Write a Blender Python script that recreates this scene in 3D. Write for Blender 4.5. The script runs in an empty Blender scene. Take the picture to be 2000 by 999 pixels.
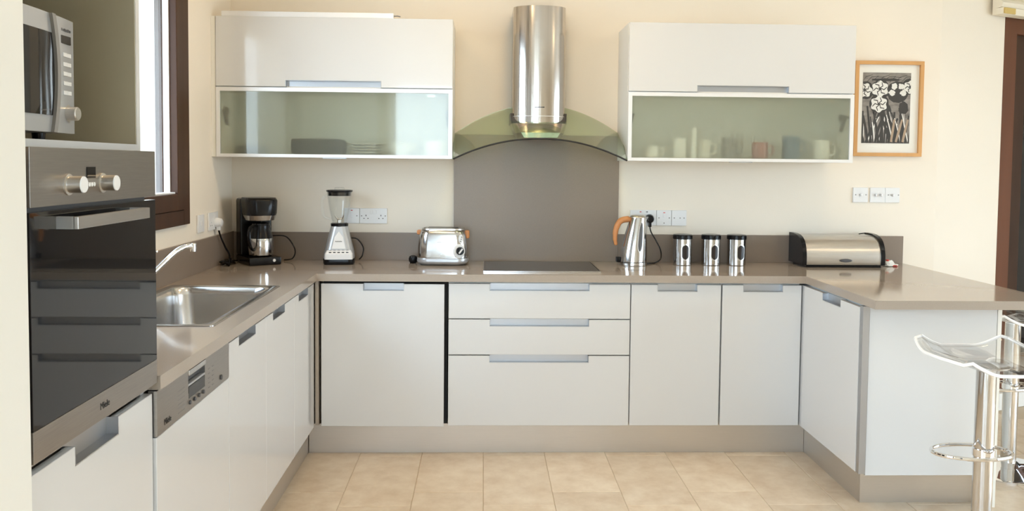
import bpy, bmesh, math, random
from mathutils import Vector, Matrix
random.seed(7)
R = math.radians
SC = bpy.context.scene
COL = SC.collection

# ------------------------------------------------------------------ camera
cam_d = bpy.data.cameras.new('camera'); cam = bpy.data.objects.new('camera', cam_d); COL.objects.link(cam)
F_PX = 1652.57
cam_d.sensor_width = 36; cam_d.lens = F_PX / 2000 * 36
cam_d.shift_y = -96.7 / 2000
cam_d.clip_start = 0.05; cam_d.clip_end = 200
YAW, PIT, ROL = .0331, -.0495, .0097
fwd = Vector((math.sin(YAW) * math.cos(PIT), math.cos(YAW) * math.cos(PIT), math.sin(PIT)))
r0 = Vector((math.cos(YAW), -math.sin(YAW), 0)); u0 = r0.cross(fwd)
rt = r0 * math.cos(ROL) + u0 * math.sin(ROL); up = -r0 * math.sin(ROL) + u0 * math.cos(ROL)
m = Matrix((rt, up, -fwd)).transposed().to_4x4(); m.translation = Vector((-.0111, -4.6972, 1.439))
cam.matrix_world = m
SC.camera = cam

# ------------------------------------------------------------------ world, lights, exposure
SC.view_settings.view_transform = 'Standard'; SC.view_settings.look = 'None'
SC.view_settings.gamma = 1; SC.view_settings.use_curve_mapping = False
SC.view_settings.exposure = 0.68
w = bpy.data.worlds.new('world'); SC.world = w; w.use_nodes = True
wn = w.node_tree; wn.nodes.clear()
wo = wn.nodes.new('ShaderNodeOutputWorld'); bg = wn.nodes.new('ShaderNodeBackground')
tc = wn.nodes.new('ShaderNodeTexCoord'); sp = wn.nodes.new('ShaderNodeSeparateXYZ'); cr = wn.nodes.new('ShaderNodeValToRGB')
wn.links.new(tc.outputs['Generated'], sp.inputs[0]); wn.links.new(sp.outputs[2], cr.inputs[0])
cr.color_ramp.elements[0].position = 0; cr.color_ramp.elements[0].color = (.72, .845, 1, 1)
cr.color_ramp.elements[1].position = .9; cr.color_ramp.elements[1].color = (.56, .75, 1, 1)
wn.links.new(cr.outputs[0], bg.inputs[0]); bg.inputs[1].default_value = 7.0
wn.links.new(bg.outputs[0], wo.inputs[0])
SC.cycles.max_bounces = 14; SC.cycles.diffuse_bounces = 6; SC.cycles.glossy_bounces = 6
SC.cycles.transmission_bounces = 10; SC.cycles.transparent_max_bounces = 12
SC.cycles.sample_clamp_indirect = 6; SC.cycles.caustics_reflective = False
SC.cycles.use_denoising = True

def area(name, loc, rot, sx, sy, power, color, portal=False, spread=180):
    d = bpy.data.lights.new(name, 'AREA'); d.shape = 'RECTANGLE'; d.size = sx; d.size_y = sy
    d.energy = power; d.color = color; d.spread = R(spread)
    o = bpy.data.objects.new(name, d); o.location = loc; o.rotation_euler = rot; COL.objects.link(o)
    if portal: d.cycles.is_portal = True
    return o
# daylight portals, one in each glazed opening (x-facing: rotate about y, y-facing: rotate about x)
area('window_light', (5.62, -3.1, 1.2), (0, R(90), 0), 2.3, 3.6, 1, (1, 1, 1), True)
area('window_light', (-.44, -8.02, 1.41), (R(90), 0, 0), 1.88, 2.4, 1, (1, 1, 1), True)  # portal of the rear window added as front fill
area('window_light', (-1.42, -5.775, 1.3), (0, R(-90), 0), 2.3, 3.65, 1, (1, 1, 1), True)  # portal of the added left window behind the camera
area('window_light', (-1.45, -1.6, 1.75), (0, R(-90), 0), 1.1, 1.5, 1, (1, 1, 1), True)
# warm ceiling lamps (downlights with wide soft discs)
for lx, ly, lp in ((.3, -1.1, 6), (1.9, -1.2, 3.5), (-.7, -1.2, 3), (-.6, -2.6, 3), (3.4, -3.2, 4)):
    d = bpy.data.lights.new('ceiling_lamp', 'AREA'); d.shape = 'DISK'; d.size = .3; d.energy = lp; d.color = (1, .72, .40)
    o = bpy.data.objects.new('ceiling_lamp', d); o.location = (lx, ly, 2.74); COL.objects.link(o)
# afternoon sun falling through the right-hand opening onto the floor outside the frame
sd = bpy.data.lights.new('sun', 'SUN'); sd.energy = 3; sd.angle = R(1); sd.color = (1, 1, 1)
so = bpy.data.objects.new('sun', sd); COL.objects.link(so); so.location = (9, -5, 6)
so.rotation_euler = Vector((-.80, .05, -.56)).to_track_quat('-Z', 'Y').to_euler()

# ------------------------------------------------------------------ materials
def mat(name, col, rough=.5, metal=0, coat=0, trans=0, ior=1.45, var=0, vscale=6, bump=0, bscale=60, stretch=(1, 1, 1), emit=0, aniso=0, spec=None, c2=None):
    m = bpy.data.materials.new(name); m.use_nodes = True; nt = m.node_tree
    b = nt.nodes['Principled BSDF']
    b.inputs['Base Color'].default_value = (*col, 1); b.inputs['Roughness'].default_value = rough
    b.inputs['Metallic'].default_value = metal; b.inputs['Coat Weight'].default_value = coat; b.inputs['Coat Roughness'].default_value = .03
    b.inputs['Transmission Weight'].default_value = trans; b.inputs['IOR'].default_value = ior
    if spec is not None: b.inputs['Specular IOR Level'].default_value = spec
    if aniso: b.inputs['Anisotropic'].default_value = aniso
    if emit: b.inputs['Emission Color'].default_value = (*col, 1); b.inputs['Emission Strength'].default_value = emit
    tcn = nt.nodes.new('ShaderNodeTexCoord'); mp = nt.nodes.new('ShaderNodeMapping'); mp.inputs['Scale'].default_value = stretch
    nt.links.new(tcn.outputs['Object'], mp.inputs[0])
    if var or c2:
        n = nt.nodes.new('ShaderNodeTexNoise'); n.inputs['Scale'].default_value = vscale; n.inputs['Detail'].default_value = 5
        nt.links.new(mp.outputs[0], n.inputs['Vector'])
        rp = nt.nodes.new('ShaderNodeValToRGB')
        a = c2 if c2 else tuple(c * (1 - var) for c in col); bb = col if c2 else tuple(min(1, c * (1 + var)) for c in col)
        rp.color_ramp.elements[0].position = .3; rp.color_ramp.elements[1].position = .7
        rp.color_ramp.elements[0].color = (*a, 1); rp.color_ramp.elements[1].color = (*bb, 1)
        nt.links.new(n.outputs[0], rp.inputs[0]); nt.links.new(rp.outputs[0], b.inputs['Base Color'])
    if bump:
        n2 = nt.nodes.new('ShaderNodeTexNoise'); n2.inputs['Scale'].default_value = bscale; n2.inputs['Detail'].default_value = 3
        nt.links.new(mp.outputs[0], n2.inputs['Vector'])
        bp = nt.nodes.new('ShaderNodeBump'); bp.inputs['Strength'].default_value = bump; bp.inputs['Distance'].default_value = .002
        nt.links.new(n2.outputs[0], bp.inputs['Height']); nt.links.new(bp.outputs[0], b.inputs['Normal'])
    return m

def schlick(nt, f0):
    """reflectance of a thin pane, the same from both of its faces"""
    lw = nt.nodes.new('ShaderNodeLayerWeight'); lw.inputs[0].default_value = .5
    p = nt.nodes.new('ShaderNodeMath'); p.operation = 'POWER'; p.inputs[1].default_value = 4.5
    a = nt.nodes.new('ShaderNodeMath'); a.operation = 'MULTIPLY_ADD'; a.inputs[1].default_value = 1 - f0; a.inputs[2].default_value = f0
    nt.links.new(lw.outputs['Facing'], p.inputs[0]); nt.links.new(p.outputs[0], a.inputs[0]); return a.outputs[0]

def thin_glass(name, tint, refl=.03, ior=1.5):
    m = bpy.data.materials.new(name); m.use_nodes = True; nt = m.node_tree; nt.nodes.clear()
    o = nt.nodes.new('ShaderNodeOutputMaterial'); t = nt.nodes.new('ShaderNodeBsdfTransparent'); t.inputs[0].default_value = (*tint, 1)
    g = nt.nodes.new('ShaderNodeBsdfGlossy'); g.inputs['Roughness'].default_value = refl
    mx = nt.nodes.new('ShaderNodeMixShader')
    nt.links.new(schlick(nt, ((ior - 1) / (ior + 1)) ** 2), mx.inputs[0]); nt.links.new(t.outputs[0], mx.inputs[1]); nt.links.new(g.outputs[0], mx.inputs[2])
    nt.links.new(mx.outputs[0], o.inputs[0]); return m

def frosted(name):
    m = bpy.data.materials.new(name); m.use_nodes = True; nt = m.node_tree; nt.nodes.clear()
    N = nt.nodes.new; L = nt.links.new
    o = N('ShaderNodeOutputMaterial'); t = N('ShaderNodeBsdfTransparent'); t.inputs[0].default_value = (.94, .95, .89, 1)
    rf = N('ShaderNodeBsdfRefraction'); rf.inputs['Color'].default_value = (.94, .95, .89, 1); rf.inputs['Roughness'].default_value = .28; rf.inputs['IOR'].default_value = 1.08
    df = N('ShaderNodeBsdfTranslucent'); df.inputs[0].default_value = (.72, .74, .66, 1)
    d2 = N('ShaderNodeBsdfDiffuse'); d2.inputs[0].default_value = (.64, .66, .58, 1)
    a = N('ShaderNodeMixShader'); a.inputs[0].default_value = .3; L(t.outputs[0], a.inputs[1]); L(rf.outputs[0], a.inputs[2])
    b = N('ShaderNodeMixShader'); b.inputs[0].default_value = .5; L(df.outputs[0], b.inputs[1]); L(d2.outputs[0], b.inputs[2])
    c = N('ShaderNodeMixShader'); c.inputs[0].default_value = .15; L(a.outputs[0], c.inputs[1]); L(b.outputs[0], c.inputs[2])
    g = N('ShaderNodeBsdfGlossy'); g.inputs['Roughness'].default_value = .04
    mx = N('ShaderNodeMixShader'); L(schlick(nt, .055), mx.inputs[0]); L(c.outputs[0], mx.inputs[1]); L(g.outputs[0], mx.inputs[2])
    L(mx.outputs[0], o.inputs[0]); return m

M = dict(
    wall=mat('cream_plaster', (.84, .765, .655), .75, var=.015, vscale=2, bump=.15, bscale=120),
    ceil=mat('ceiling_plaster', (.86, .84, .80), .8),
    grout=mat('grout', (.56, .46, .34), .8),
    white=mat('gloss_white', (.645, .645, .64), .12, coat=.5),
    carc=mat('carcass_white', (.80, .79, .75), .4),
    cream=mat('cream_edge', (.80, .78, .72), .4),
    khaki=mat('niche_shade', (.34, .30, .21), .55, var=.05, vscale=3),  # niche interior is beige; its shadow is put into this colour
    top=mat('taupe_quartz', (.38, .32, .265), .09, var=.03, vscale=220),
    splash=mat('taupe_splashback', (.25, .196, .155), .3, var=.03, vscale=220),
    steel=mat('brushed_steel', (.60, .57, .53), .28, 1, var=.04, vscale=12, stretch=(1, 1, 30), aniso=.3),
    steelh=mat('brushed_steel_panel', (.37, .345, .32), .34, 1, var=.05, vscale=12, stretch=(1, 1, 30)),
    steelc=mat('brushed_reflection_steel', (.56, .515, .465), .15, 1, var=.16, vscale=38, bump=.25, bscale=90, stretch=(1, 1, .01)),  # brushed grain, with streaky reflections also put into the colour
    steelp=mat('polished_steel', (.56, .55, .54), .13, 1),
    sinks=mat('sink_steel', (.62, .61, .60), .22, 1, var=.03, vscale=20, stretch=(1, 8, 1)),
    chrome=mat('chrome', (.85, .85, .86), .04, 1),
    alu=mat('satin_aluminium', (.47, .48, .50), .38, 1),
    plinth=mat('plinth_aluminium', (.60, .56, .51), .36, .85, var=.02, vscale=14, stretch=(1, 1, 40)),
    frame=mat('pale_aluminium', (.80, .80, .80), .35, .35),
    black=mat('black_plastic', (.008, .008, .009), .18, spec=.3),
    blackm=mat('matt_black', (.015, .015, .015), .55),
    bglass=mat('black_glass', (.008, .008, .009), .03, ior=1.45),
    hob=mat('hob_glass', (.03, .03, .03), .12, spec=.7),
    grey=mat('dark_grey_plastic', (.09, .09, .095), .4),
    midgrey=mat('mid_grey', (.25, .24, .23), .4),
    silver=mat('silver_plastic', (.50, .51, .53), .3, .55),
    plate=mat('white_plastic', (.80, .80, .80), .3),
    red=mat('red_neon', (.6, .04, .03), .4),
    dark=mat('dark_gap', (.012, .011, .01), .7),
    wood=mat('dark_brown_wood', (.055, .024, .012), .45, var=.25, vscale=7, stretch=(1, 1, .12), spec=.3),
    wood2=mat('red_brown_wood', (.14, .054, .026), .5, spec=.3, var=.15, vscale=7, stretch=(1, 1, .12)),
    beech=mat('beech_wood', (.62, .33, .12), .4, var=.08, vscale=9, stretch=(1, 1, .2)),
    handlewood=mat('cherry_wood_handle', (.60, .25, .09), .4, var=.08, vscale=20),
    paper=mat('white_paper', (.80, .78, .72), .8),
    pgrey=mat('print_grey', (.25, .225, .20), .8, var=.35, vscale=16, stretch=(1, 1, 2.5)),
    pblack=mat('print_ink', (.06, .056, .052), .8), pwhite=mat('print_white', (.76, .74, .69), .8), pbrown=mat('print_brown', (.42, .31, .22), .8),
    fabric=mat('cream_fabric', (.84, .77, .64), .85, bump=.3, bscale=300),
    gold=mat('ochre_fabric', (.62, .45, .16), .85),
    pane=thin_glass('window_glass', (.96, .98, .97)), hoodg=thin_glass('green_tinted_glass', (.84, .91, .80), .02),
    frost=frosted('frosted_glass'),
    jar=thin_glass('jar_glass', (.982, .987, .985), .03, 1.45),
    acryl=thin_glass('clear_acrylic', (.985, .99, .99), .04, 1.75), rim=mat('acrylic_edge', (.95, .95, .96), .15, spec=1), column=mat('chrome_column', (.62, .61, .60), .06, 1),
    china=mat('white_china', (.82, .82, .80), .25), mug1=mat('red_brown_mug', (.35, .12, .09), .3), mug2=mat('blue_mug', (.10, .16, .24), .3),
    navy=mat('navy_cloth', (.02, .025, .06), .8),
    coffee=mat('dark_contents', (.02, .013, .01), .3),
    grass=mat('grass', (.10, .18, .05), .9, var=.3, vscale=3), stone=mat('terrace_stone', (.60, .56, .50), .8, var=.1),
    leaf=mat('hedge_green', (.06, .12, .04), .9, var=.5, vscale=6, bump=1, bscale=8),
)
# floor tiles: stone with a per-tile tone
def tile_mat():
    m = bpy.data.materials.new('limestone_tile'); m.use_nodes = True; nt = m.node_tree; b = nt.nodes['Principled BSDF']; N = nt.nodes.new; L = nt.links.new
    tcn = N('ShaderNodeTexCoord'); oi = N('ShaderNodeObjectInfo'); ad = N('ShaderNodeVectorMath'); sc = N('ShaderNodeVectorMath'); sc.operation = 'SCALE'; sc.inputs['Scale'].default_value = 13
    L(oi.outputs['Random'], sc.inputs[0]); L(tcn.outputs['Object'], ad.inputs[0]); L(sc.outputs[0], ad.inputs[1])
    n = N('ShaderNodeTexNoise'); n.inputs['Scale'].default_value = 9; n.inputs['Detail'].default_value = 9; n.inputs['Roughness'].default_value = .65; L(ad.outputs[0], n.inputs['Vector'])
    rp = N('ShaderNodeValToRGB'); rp.color_ramp.elements[0].position = .32; rp.color_ramp.elements[1].position = .68
    rp.color_ramp.elements[0].color = (.60, .46, .32, 1); rp.color_ramp.elements[1].color = (.74, .62, .475, 1); L(n.outputs[0], rp.inputs[0])
    hs = N('ShaderNodeHueSaturation'); mr = N('ShaderNodeMapRange'); mr.inputs[3].default_value = .93; mr.inputs[4].default_value = 1.07
    L(oi.outputs['Random'], mr.inputs[0]); L(mr.outputs[0], hs.inputs['Value']); L(rp.outputs[0], hs.inputs['Color']); L(hs.outputs[0], b.inputs['Base Color'])
    b.inputs['Roughness'].default_value = .42
    return m
M['tile'] = tile_mat()

# ------------------------------------------------------------------ mesh helpers
def NB(): return bmesh.new()
def box(bm, x0, x1, y0, y1, z0, z1, bev=0, mi=0, seg=2):
    x0, x1 = sorted((x0, x1)); y0, y1 = sorted((y0, y1)); z0, z1 = sorted((z0, z1))
    r = bmesh.ops.create_cube(bm, size=1)
    vs = r['verts']
    for v in vs: v.co = Vector(((x0 + x1) / 2 + v.co.x * (x1 - x0), (y0 + y1) / 2 + v.co.y * (y1 - y0), (z0 + z1) / 2 + v.co.z * (z1 - z0)))
    fs = {f for v in vs for f in v.link_faces}
    for f in fs: f.material_index = mi
    if bev:
        es = list({e for v in vs for e in v.link_edges})
        r2 = bmesh.ops.bevel(bm, geom=es, offset=bev, segments=seg, profile=.5, affect='EDGES')
        for f in r2['faces']: f.material_index = mi
    return vs
def loft(bm, rings, cap0=True, cap1=True, mi=0, closed=True):
    R_ = [[bm.verts.new(p) for p in ring] for ring in rings]
    n = len(R_[0])
    for a, b in zip(R_, R_[1:]):
        for i in range(n if closed else n - 1):
            j = (i + 1) % n
            f = bm.faces.new((a[i], a[j], b[j], b[i])); f.material_index = mi
    if cap0 and closed: bm.faces.new(R_[0][::-1]).material_index = mi
    if cap1 and closed: bm.faces.new(R_[-1]).material_index = mi
    return R_
def lathe(bm, prof, c=(0, 0, 0), seg=32, axis='z', caps=True, mi=0, sx=1, sy=1):
    rings = []
    for r, h in prof:
        ring = []
        for i in range(seg):
            a = 2 * math.pi * i / seg; p = (r * math.cos(a) * sx, r * math.sin(a) * sy, h)
            if axis == 'x': p = (p[2], p[0], p[1])
            if axis == 'y': p = (p[0], p[2], p[1])
            ring.append((c[0] + p[0], c[1] + p[1], c[2] + p[2]))
        rings.append(ring)
    loft(bm, rings, caps, caps, mi)
def smooth_path(pts, n=6):
    P = [Vector(p) for p in pts]; out = []
    for i in range(len(P) - 1):
        p0 = P[max(i - 1, 0)]; p1 = P[i]; p2 = P[i + 1]; p3 = P[min(i + 2, len(P) - 1)]
        for k in range(n):
            t = k / n
            out.append(.5 * ((2 * p1) + (p2 - p0) * t + (2 * p0 - 5 * p1 + 4 * p2 - p3) * t * t + (-p0 + 3 * p1 - 3 * p2 + p3) * t ** 3))
    out.append(P[-1]); return out
def tube(bm, pts, r, seg=10, smooth=0, mi=0, closed=False, flat=1):
    P = smooth_path(pts, smooth) if smooth else [Vector(p) for p in pts]
    rings = []; n = len(P); prev = None
    for i, p in enumerate(P):
        if closed: t = (P[(i + 1) % n] - P[i - 1])
        else: t = P[min(i + 1, n - 1)] - P[max(i - 1, 0)]
        t.normalize()
        if prev is None:
            ref = Vector((0, 0, 1)) if abs(t.z) < .9 else Vector((1, 0, 0)); u = t.cross(ref).normalized()
        else:
            u = (prev - t * prev.dot(t)).normalized()
        prev = u; v = t.cross(u)
        rr = r[i * (len(r) - 1) // max(1, n - 1)] if isinstance(r, (list, tuple)) else r
        rings.append([p + (u * math.cos(2 * math.pi * k / seg) + v * math.sin(2 * math.pi * k / seg) * flat) * rr for k in range(seg)])
    if closed: rings.append(rings[0])
    if closed:
        R_ = [[bm.verts.new(p) for p in ring] for ring in rings[:-1]]
        for i in range(n):
            a = R_[i]; b = R_[(i + 1) % n]
            for k in range(seg): bm.faces.new((a[k], a[(k + 1) % seg], b[(k + 1) % seg], b[k]))
    else: loft(bm, rings, mi=mi)
def prism(bm, poly, mp, d0, d1, mi=0):
    """poly in (a,z); mp(a,d,z)->world"""
    A = [bm.verts.new(mp(a, d0, z)) for a, z in poly]; B = [bm.verts.new(mp(a, d1, z)) for a, z in poly]
    n = len(poly)
    bm.faces.new(A[::-1]).material_index = mi; bm.faces.new(B).material_index = mi
    for i in range(n):
        j = (i + 1) % n; bm.faces.new((A[i], A[j], B[j], B[i])).material_index = mi
def rrect(cx, cy, hx, hy, r, z, n=6):
    out = []
    for sx, sy, a0 in ((1, 1, 0), (-1, 1, 90), (-1, -1, 180), (1, -1, 270)):
        for k in range(n + 1):
            a = R(a0 + 90 * k / n); out.append((cx + sx * (hx - r) + r * math.cos(a), cy + sy * (hy - r) + r * math.sin(a), z))
    return out

def root_of(o):
    while o.parent: o = o.parent
    return o
def obj(name, bm, m, parent=None, local=False, label=None, kind=None, ang=35):
    bmesh.ops.recalc_face_normals(bm, faces=bm.faces)
    me = bpy.data.meshes.new(name)
    if parent and not local:
        o_ = root_of(parent).location; bmesh.ops.translate(bm, verts=bm.verts, vec=-Vector(o_))
    bm.to_mesh(me); bm.free()
    for p in me.polygons: p.use_smooth = True
    me.set_sharp_from_angle(angle=R(ang))
    for mm in (m if isinstance(m, (list, tuple)) else [m]): me.materials.append(mm)
    o = bpy.data.objects.new(name, me); COL.objects.link(o)
    if parent: o.parent = parent
    wm = o.modifiers.new('weighted_normals', 'WEIGHTED_NORMAL'); wm.keep_sharp = True; wm.weight = 100
    if label: o['label'] = label
    if kind: o['kind'] = kind
    return o
def thing(name, label, cat, loc=(0, 0, 0), rz=0, group=None):
    o = bpy.data.objects.new(name, None); COL.objects.link(o); o.empty_display_size = .05
    o.location = loc; o.rotation_euler = (0, 0, rz); o['label'] = label; o['category'] = cat
    if group: o['group'] = group
    return o
def tag(o, label, cat, group=None, kind=None):
    o['label'] = label; o['category'] = cat
    if group: o['group'] = group
    if kind: o['kind'] = kind
    return o
def copy_tree(o, parent=None):
    c = o.copy(); COL.objects.link(c)
    if parent: c.parent = parent
    for ch in list(o.children): copy_tree(ch, c)
    return c
def bx(name, m, parent, *a, bev=0, **k):
    bm = NB(); box(bm, *a, bev=bev); return obj(name, bm, m, parent, **k)
def struct(name, bm, m): return obj(name, bm, m, kind='structure')
def text(name, s, size, m, parent, mat4):
    cu = bpy.data.curves.new(name, 'FONT'); cu.body = s; cu.size = size; cu.extrude = .0003; cu.align_x = 'CENTER'; cu.align_y = 'CENTER'
    t = bpy.data.objects.new(name, cu); COL.objects.link(t)
    bpy.context.view_layer.update()
    me = bpy.data.meshes.new_from_object(t.evaluated_get(bpy.context.evaluated_depsgraph_get()))
    bpy.data.objects.remove(t); me.transform(mat4)
    if parent: me.transform(Matrix.Translation(-Vector(root_of(parent).location)))
    me.materials.clear(); me.materials.append(m); o = bpy.data.objects.new(name, me); COL.objects.link(o); o.parent = parent; return o

# ------------------------------------------------------------------ dimensions (metres, z up, back wall at y=0)
XL, XR = -1.3966, 2.54            # left wall, end of the back wall
DY = -.579                        # front plane of the back run
FXL = -.8305                      # front plane of the left run
FXR = 1.572                       # front plane of the peninsula (faces left)
ZB, ZT = .864, .90
Z0, Z1 = .148, .852
H = 2.75
mpB = lambda a, d, z: (a, DY - d, z)
mpL = lambda a, d, z: (FXL + d, a, z)
mpR = lambda a, d, z: (FXR - d, a, z)

# ------------------------------------------------------------------ structure
bm = NB(); box(bm, XL - .3, XR, 0, .3, 0, H); struct('wall_back', bm, M['wall'])
# left wall with two window openings
def wall_holes(name, mp, a0, a1, z0, z1, holes, d0, d1, m):
    bm = NB()
    def b(p, q, r, s):
        if q - p > 1e-4 and s - r > 1e-4:
            P = [mp(x, d, z) for x in (p, q) for d in (d0, d1) for z in (r, s)]
            xs = [c[0] for c in P]; ys = [c[1] for c in P]; zs = [c[2] for c in P]
            box(bm, min(xs), max(xs), min(ys), max(ys), min(zs), max(zs))
    a = a0
    for h0, h1, k0, k1 in holes:
        b(a, h0, z0, z1); b(h0, h1, z0, k0); b(h0, h1, k1, z1); a = h1
    b(a, a1, z0, z1)
    return struct(name, bm, m)
wall_holes('wall_left', lambda a, d, z: (XL - d, a, z), -8, 0, 0, H, [(-7.6, -3.95, .15, 2.45), (-2.35, -.80, 1.21, 2.32)], 0, .3, M['wall'])
wall_holes('wall_rear', lambda a, d, z: (a, -8 - d, z), XL - .3, 5.9, 0, H, [(-1.38, .5, .2, 2.62)], 0, .3, M['wall'])
wall_holes('wall_right', lambda a, d, z: (5.6 + d, a, z), -8, 1.9, 0, H, [(-4.9, -1.3, .05, 2.35)], 0, .3, M['wall'])
bm = NB(); box(bm, XL - .3, 5.9, -8.3, 2.2, H, H + .2); struct('ceiling', bm, M['ceil'])
# angled wall with the wooden garden door
AN = R(24); ca, sa = math.cos(AN), math.sin(AN)
mpA = lambda a, d, z: (XR + a * ca + d * sa, a * sa - d * ca, z)      # d>0 towards the room
def aprism(bm, a0, a1, d0, d1, z0, z1): prism(bm, [(a0, z0), (a1, z0), (a1, z1), (a0, z1)], mpA, d0, d1)
bm = NB(); aprism(bm, 0, .545, -.3, 0, 0, H); aprism(bm, .545, 2.6, -.3, 0, 2.34, H); aprism(bm, 2.6, 3.9, -.3, 0, 0, H); struct('wall_angled', bm, M['wall'])
door = thing('door_1', 'tall brown wooden garden door in the angled wall at the right edge', 'door', mpA(.545, 0, 0)); door['kind'] = 'structure'
bm = NB(); aprism(bm, .545, .66, -.12, .0, .0, 2.34); aprism(bm, 2.49, 2.6, -.12, .0, 0, 2.34); aprism(bm, .66, 2.49, -.12, 0, 2.24, 2.34); obj('door_frame', bm, M['wood2'], door)
bm = NB(); aprism(bm, .66, .675, -.12, -.01, .02, 2.24); obj('edge_strip', bm, M['alu'], door, label='grey metal strip beside the brown frame')
for a in (.675, 1.28, 1.89):
    bm = NB(); aprism(bm, a, a + .12, -.10, -.03, .02, 2.24); obj('stile', bm, M['wood'], door)
    bm = NB(); aprism(bm, a + .12, a + .5, -.07, -.05, .3, 2.1); obj('pane', bm, M['bglass'], door)
    bm = NB(); aprism(bm, a + .12, a + .5, -.10, -.03, .02, .3); aprism(bm, a + .12, a + .5, -.10, -.03, 2.1, 2.24); obj('rail', bm, M['wood'], door)
bm = NB(); aprism(bm, .55, 2.6, .0, .05, 0, .10); obj('trim_1', bm, M['ceil'], None, kind='structure')
# roman blind above the door
bl = thing('roman_blind', 'gathered cream roman blind above the garden door', 'blind', mpA(.45, .05, 2.3))
for k in range(5):
    bm = NB(); z = 2.36 + k * .05; a0 = .40 + .01 * (k % 2)
    pts = [(0.02, z), (.075 + .012 * (k % 2), z + .006), (.085 + .012 * (k % 2), z + .03), (.06, z + .055), (.02, z + .055)]
    A = [bm.verts.new(mpA(a0, d, zz)) for d, zz in pts]; B = [bm.verts.new(mpA(2.7, d, zz)) for d, zz in pts]
    bm.faces.new(A[::-1]); bm.faces.new(B)
    for i in range(5): bm.faces.new((A[i], A[(i + 1) % 5], B[(i + 1) % 5], B[i]))
    obj('fold', bm, M['fabric'], bl)
bm = NB(); aprism(bm, .405, .50, .085, .093, 2.328, 2.36); obj('ochre_patch', bm, M['gold'], bl, label='ochre band on the lowest fold')
bm = NB(); aprism(bm, .40, 2.7, .02, .085, 2.325, 2.362); obj('hem_bar', bm, M['fabric'], bl)

# floor: grout bed with single tiles
bm = NB(); box(bm, XL - .3, 5.9, -8.3, 2.2, -.2, -.003); fl = struct('floor', bm, M['grout'])
TW, TLn = .3035, .607
tme = {}
def tile(ix, y0, cnt=[0]):
    x0 = -.308 + ix * TW
    if 'm' not in tme:
        b = NB(); box(b, .0012, TW - .0012, .0012, TLn - .0012, -.012, 0, bev=.0015, seg=1); me = bpy.data.meshes.new('tile'); b.to_mesh(me); b.free(); me.materials.append(M['tile']); tme['m'] = me
    o = bpy.data.objects.new('tile', tme['m']); COL.objects.link(o); o.location = (x0, y0, 0); o.parent = fl
for ix in range(-4, 15):
    off = -1.052 if ix % 2 == 0 else -1.20
    k0 = -7 if ix < 11 else -5
    for k in range(-6, 2):
        y0 = off + k * TLn
        if y0 < -4.7: continue
        if ix < 7 and y0 > -.55: continue
        if ix < -2 and y0 > -.5: continue
        tile(ix, y0)
# beyond the camera the floor continues as one slab of the same stone
bm = NB(); box(bm, XL, 5.6, -8, -4.75, -.01, -.0005); o = obj('rear_paving', bm, M['tile'], fl, kind='stuff')

# left window
wl = thing('window_1', 'brown wooden window in the left wall beside the oven tower', 'window', (XL, -1.6, 1.15)); wl['kind'] = 'structure'
bm = NB(); x0, x1 = XL - .09, XL + .018
box(bm, x0, x1, -.795, -.716, 1.147, 2.42, bev=.003); box(bm, x0, x1, -2.42, -2.34, 1.147, 2.42, bev=.003)
box(bm, x0, x1, -2.34, -.795, 1.147, 1.215, bev=.003); box(bm, x0, x1, -2.34, -.795, 2.34, 2.42, bev=.003); obj('window_frame', bm, M['wood'], wl)
bm = NB(); x0, x1 = XL - .075, XL + .024
box(bm, x0, x1, -.885, -.797, 1.217, 2.335, bev=.004); box(bm, x0, x1, -2.335, -2.25, 1.217, 2.335, bev=.004)
box(bm, x0, x1, -2.25, -.885, 1.217, 1.292, bev=.004); box(bm, x0, x1, -2.25, -.885, 2.26, 2.335, bev=.004); obj('sash', bm, M['wood'], wl)
bm = NB(); box(bm, XL - .035, XL - .01, -.893, -.885, 1.292, 2.26); box(bm, XL - .035, XL + .012, -2.25, -.885, 1.292, 1.300, bev=.002); obj('glazing_bead', bm, M['plate'], wl, label='white glazing bead')
bx('pane', M['pane'], wl, XL - .045, XL - .04, -2.25, -.885, 1.3, 2.26)
# unseen windows with frames; the rear and left ones are added for fill light
def opening(name, lab, mp, a0, a1, z0, z1, nm):
    t = thing(name, lab, 'window', mp((a0 + a1) / 2, 0, z0)); t['kind'] = 'structure'
    def b(bm, p, q, r, s, d0, d1):
        P = [mp(x, d, z) for x in (p, q) for d in (d0, d1) for z in (r, s)]
        xs = [c[0] for c in P]; ys = [c[1] for c in P]; zs = [c[2] for c in P]; box(bm, min(xs), max(xs), min(ys), max(ys), min(zs), max(zs))
    bm = NB(); b(bm, a0, a1, z0, z0 + .08, .05, .12); b(bm, a0, a1, z1 - .08, z1, .05, .12)
    for k in range(nm + 1):
        c = a0 + (a1 - a0) * k / nm; c = min(max(c, a0 + .05), a1 - .05); b(bm, c - .05, c + .05, z0 + .08, z1 - .08, .05, .12)
    obj('window_frame', bm, M['wood'], t)
    bm = NB(); b(bm, a0 + .05, a1 - .05, z0 + .08, z1 - .08, .08, .085); obj('pane', bm, M['pane'], t)
opening('fill_window_2', 'tall unseen window added in the rear wall as front fill', lambda a, d, z: (a, -8 - d, z), -1.38, .5, .2, 2.62, 2)
opening('window_3', 'wide glazed opening in the right wall', lambda a, d, z: (5.6 + d, a, z), -4.9, -1.3, .05, 2.35, 4)
opening('fill_window_4', 'unseen window added in the left wall behind the camera for highlights and fill', lambda a, d, z: (XL - d, a, z), -7.6, -3.95, .15, 2.45, 3)
# ground outside
bm = NB(); box(bm, -40, 40, -40, 40, -.6, -.3); obj('ground', bm, M['stone'], kind='structure')

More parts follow.
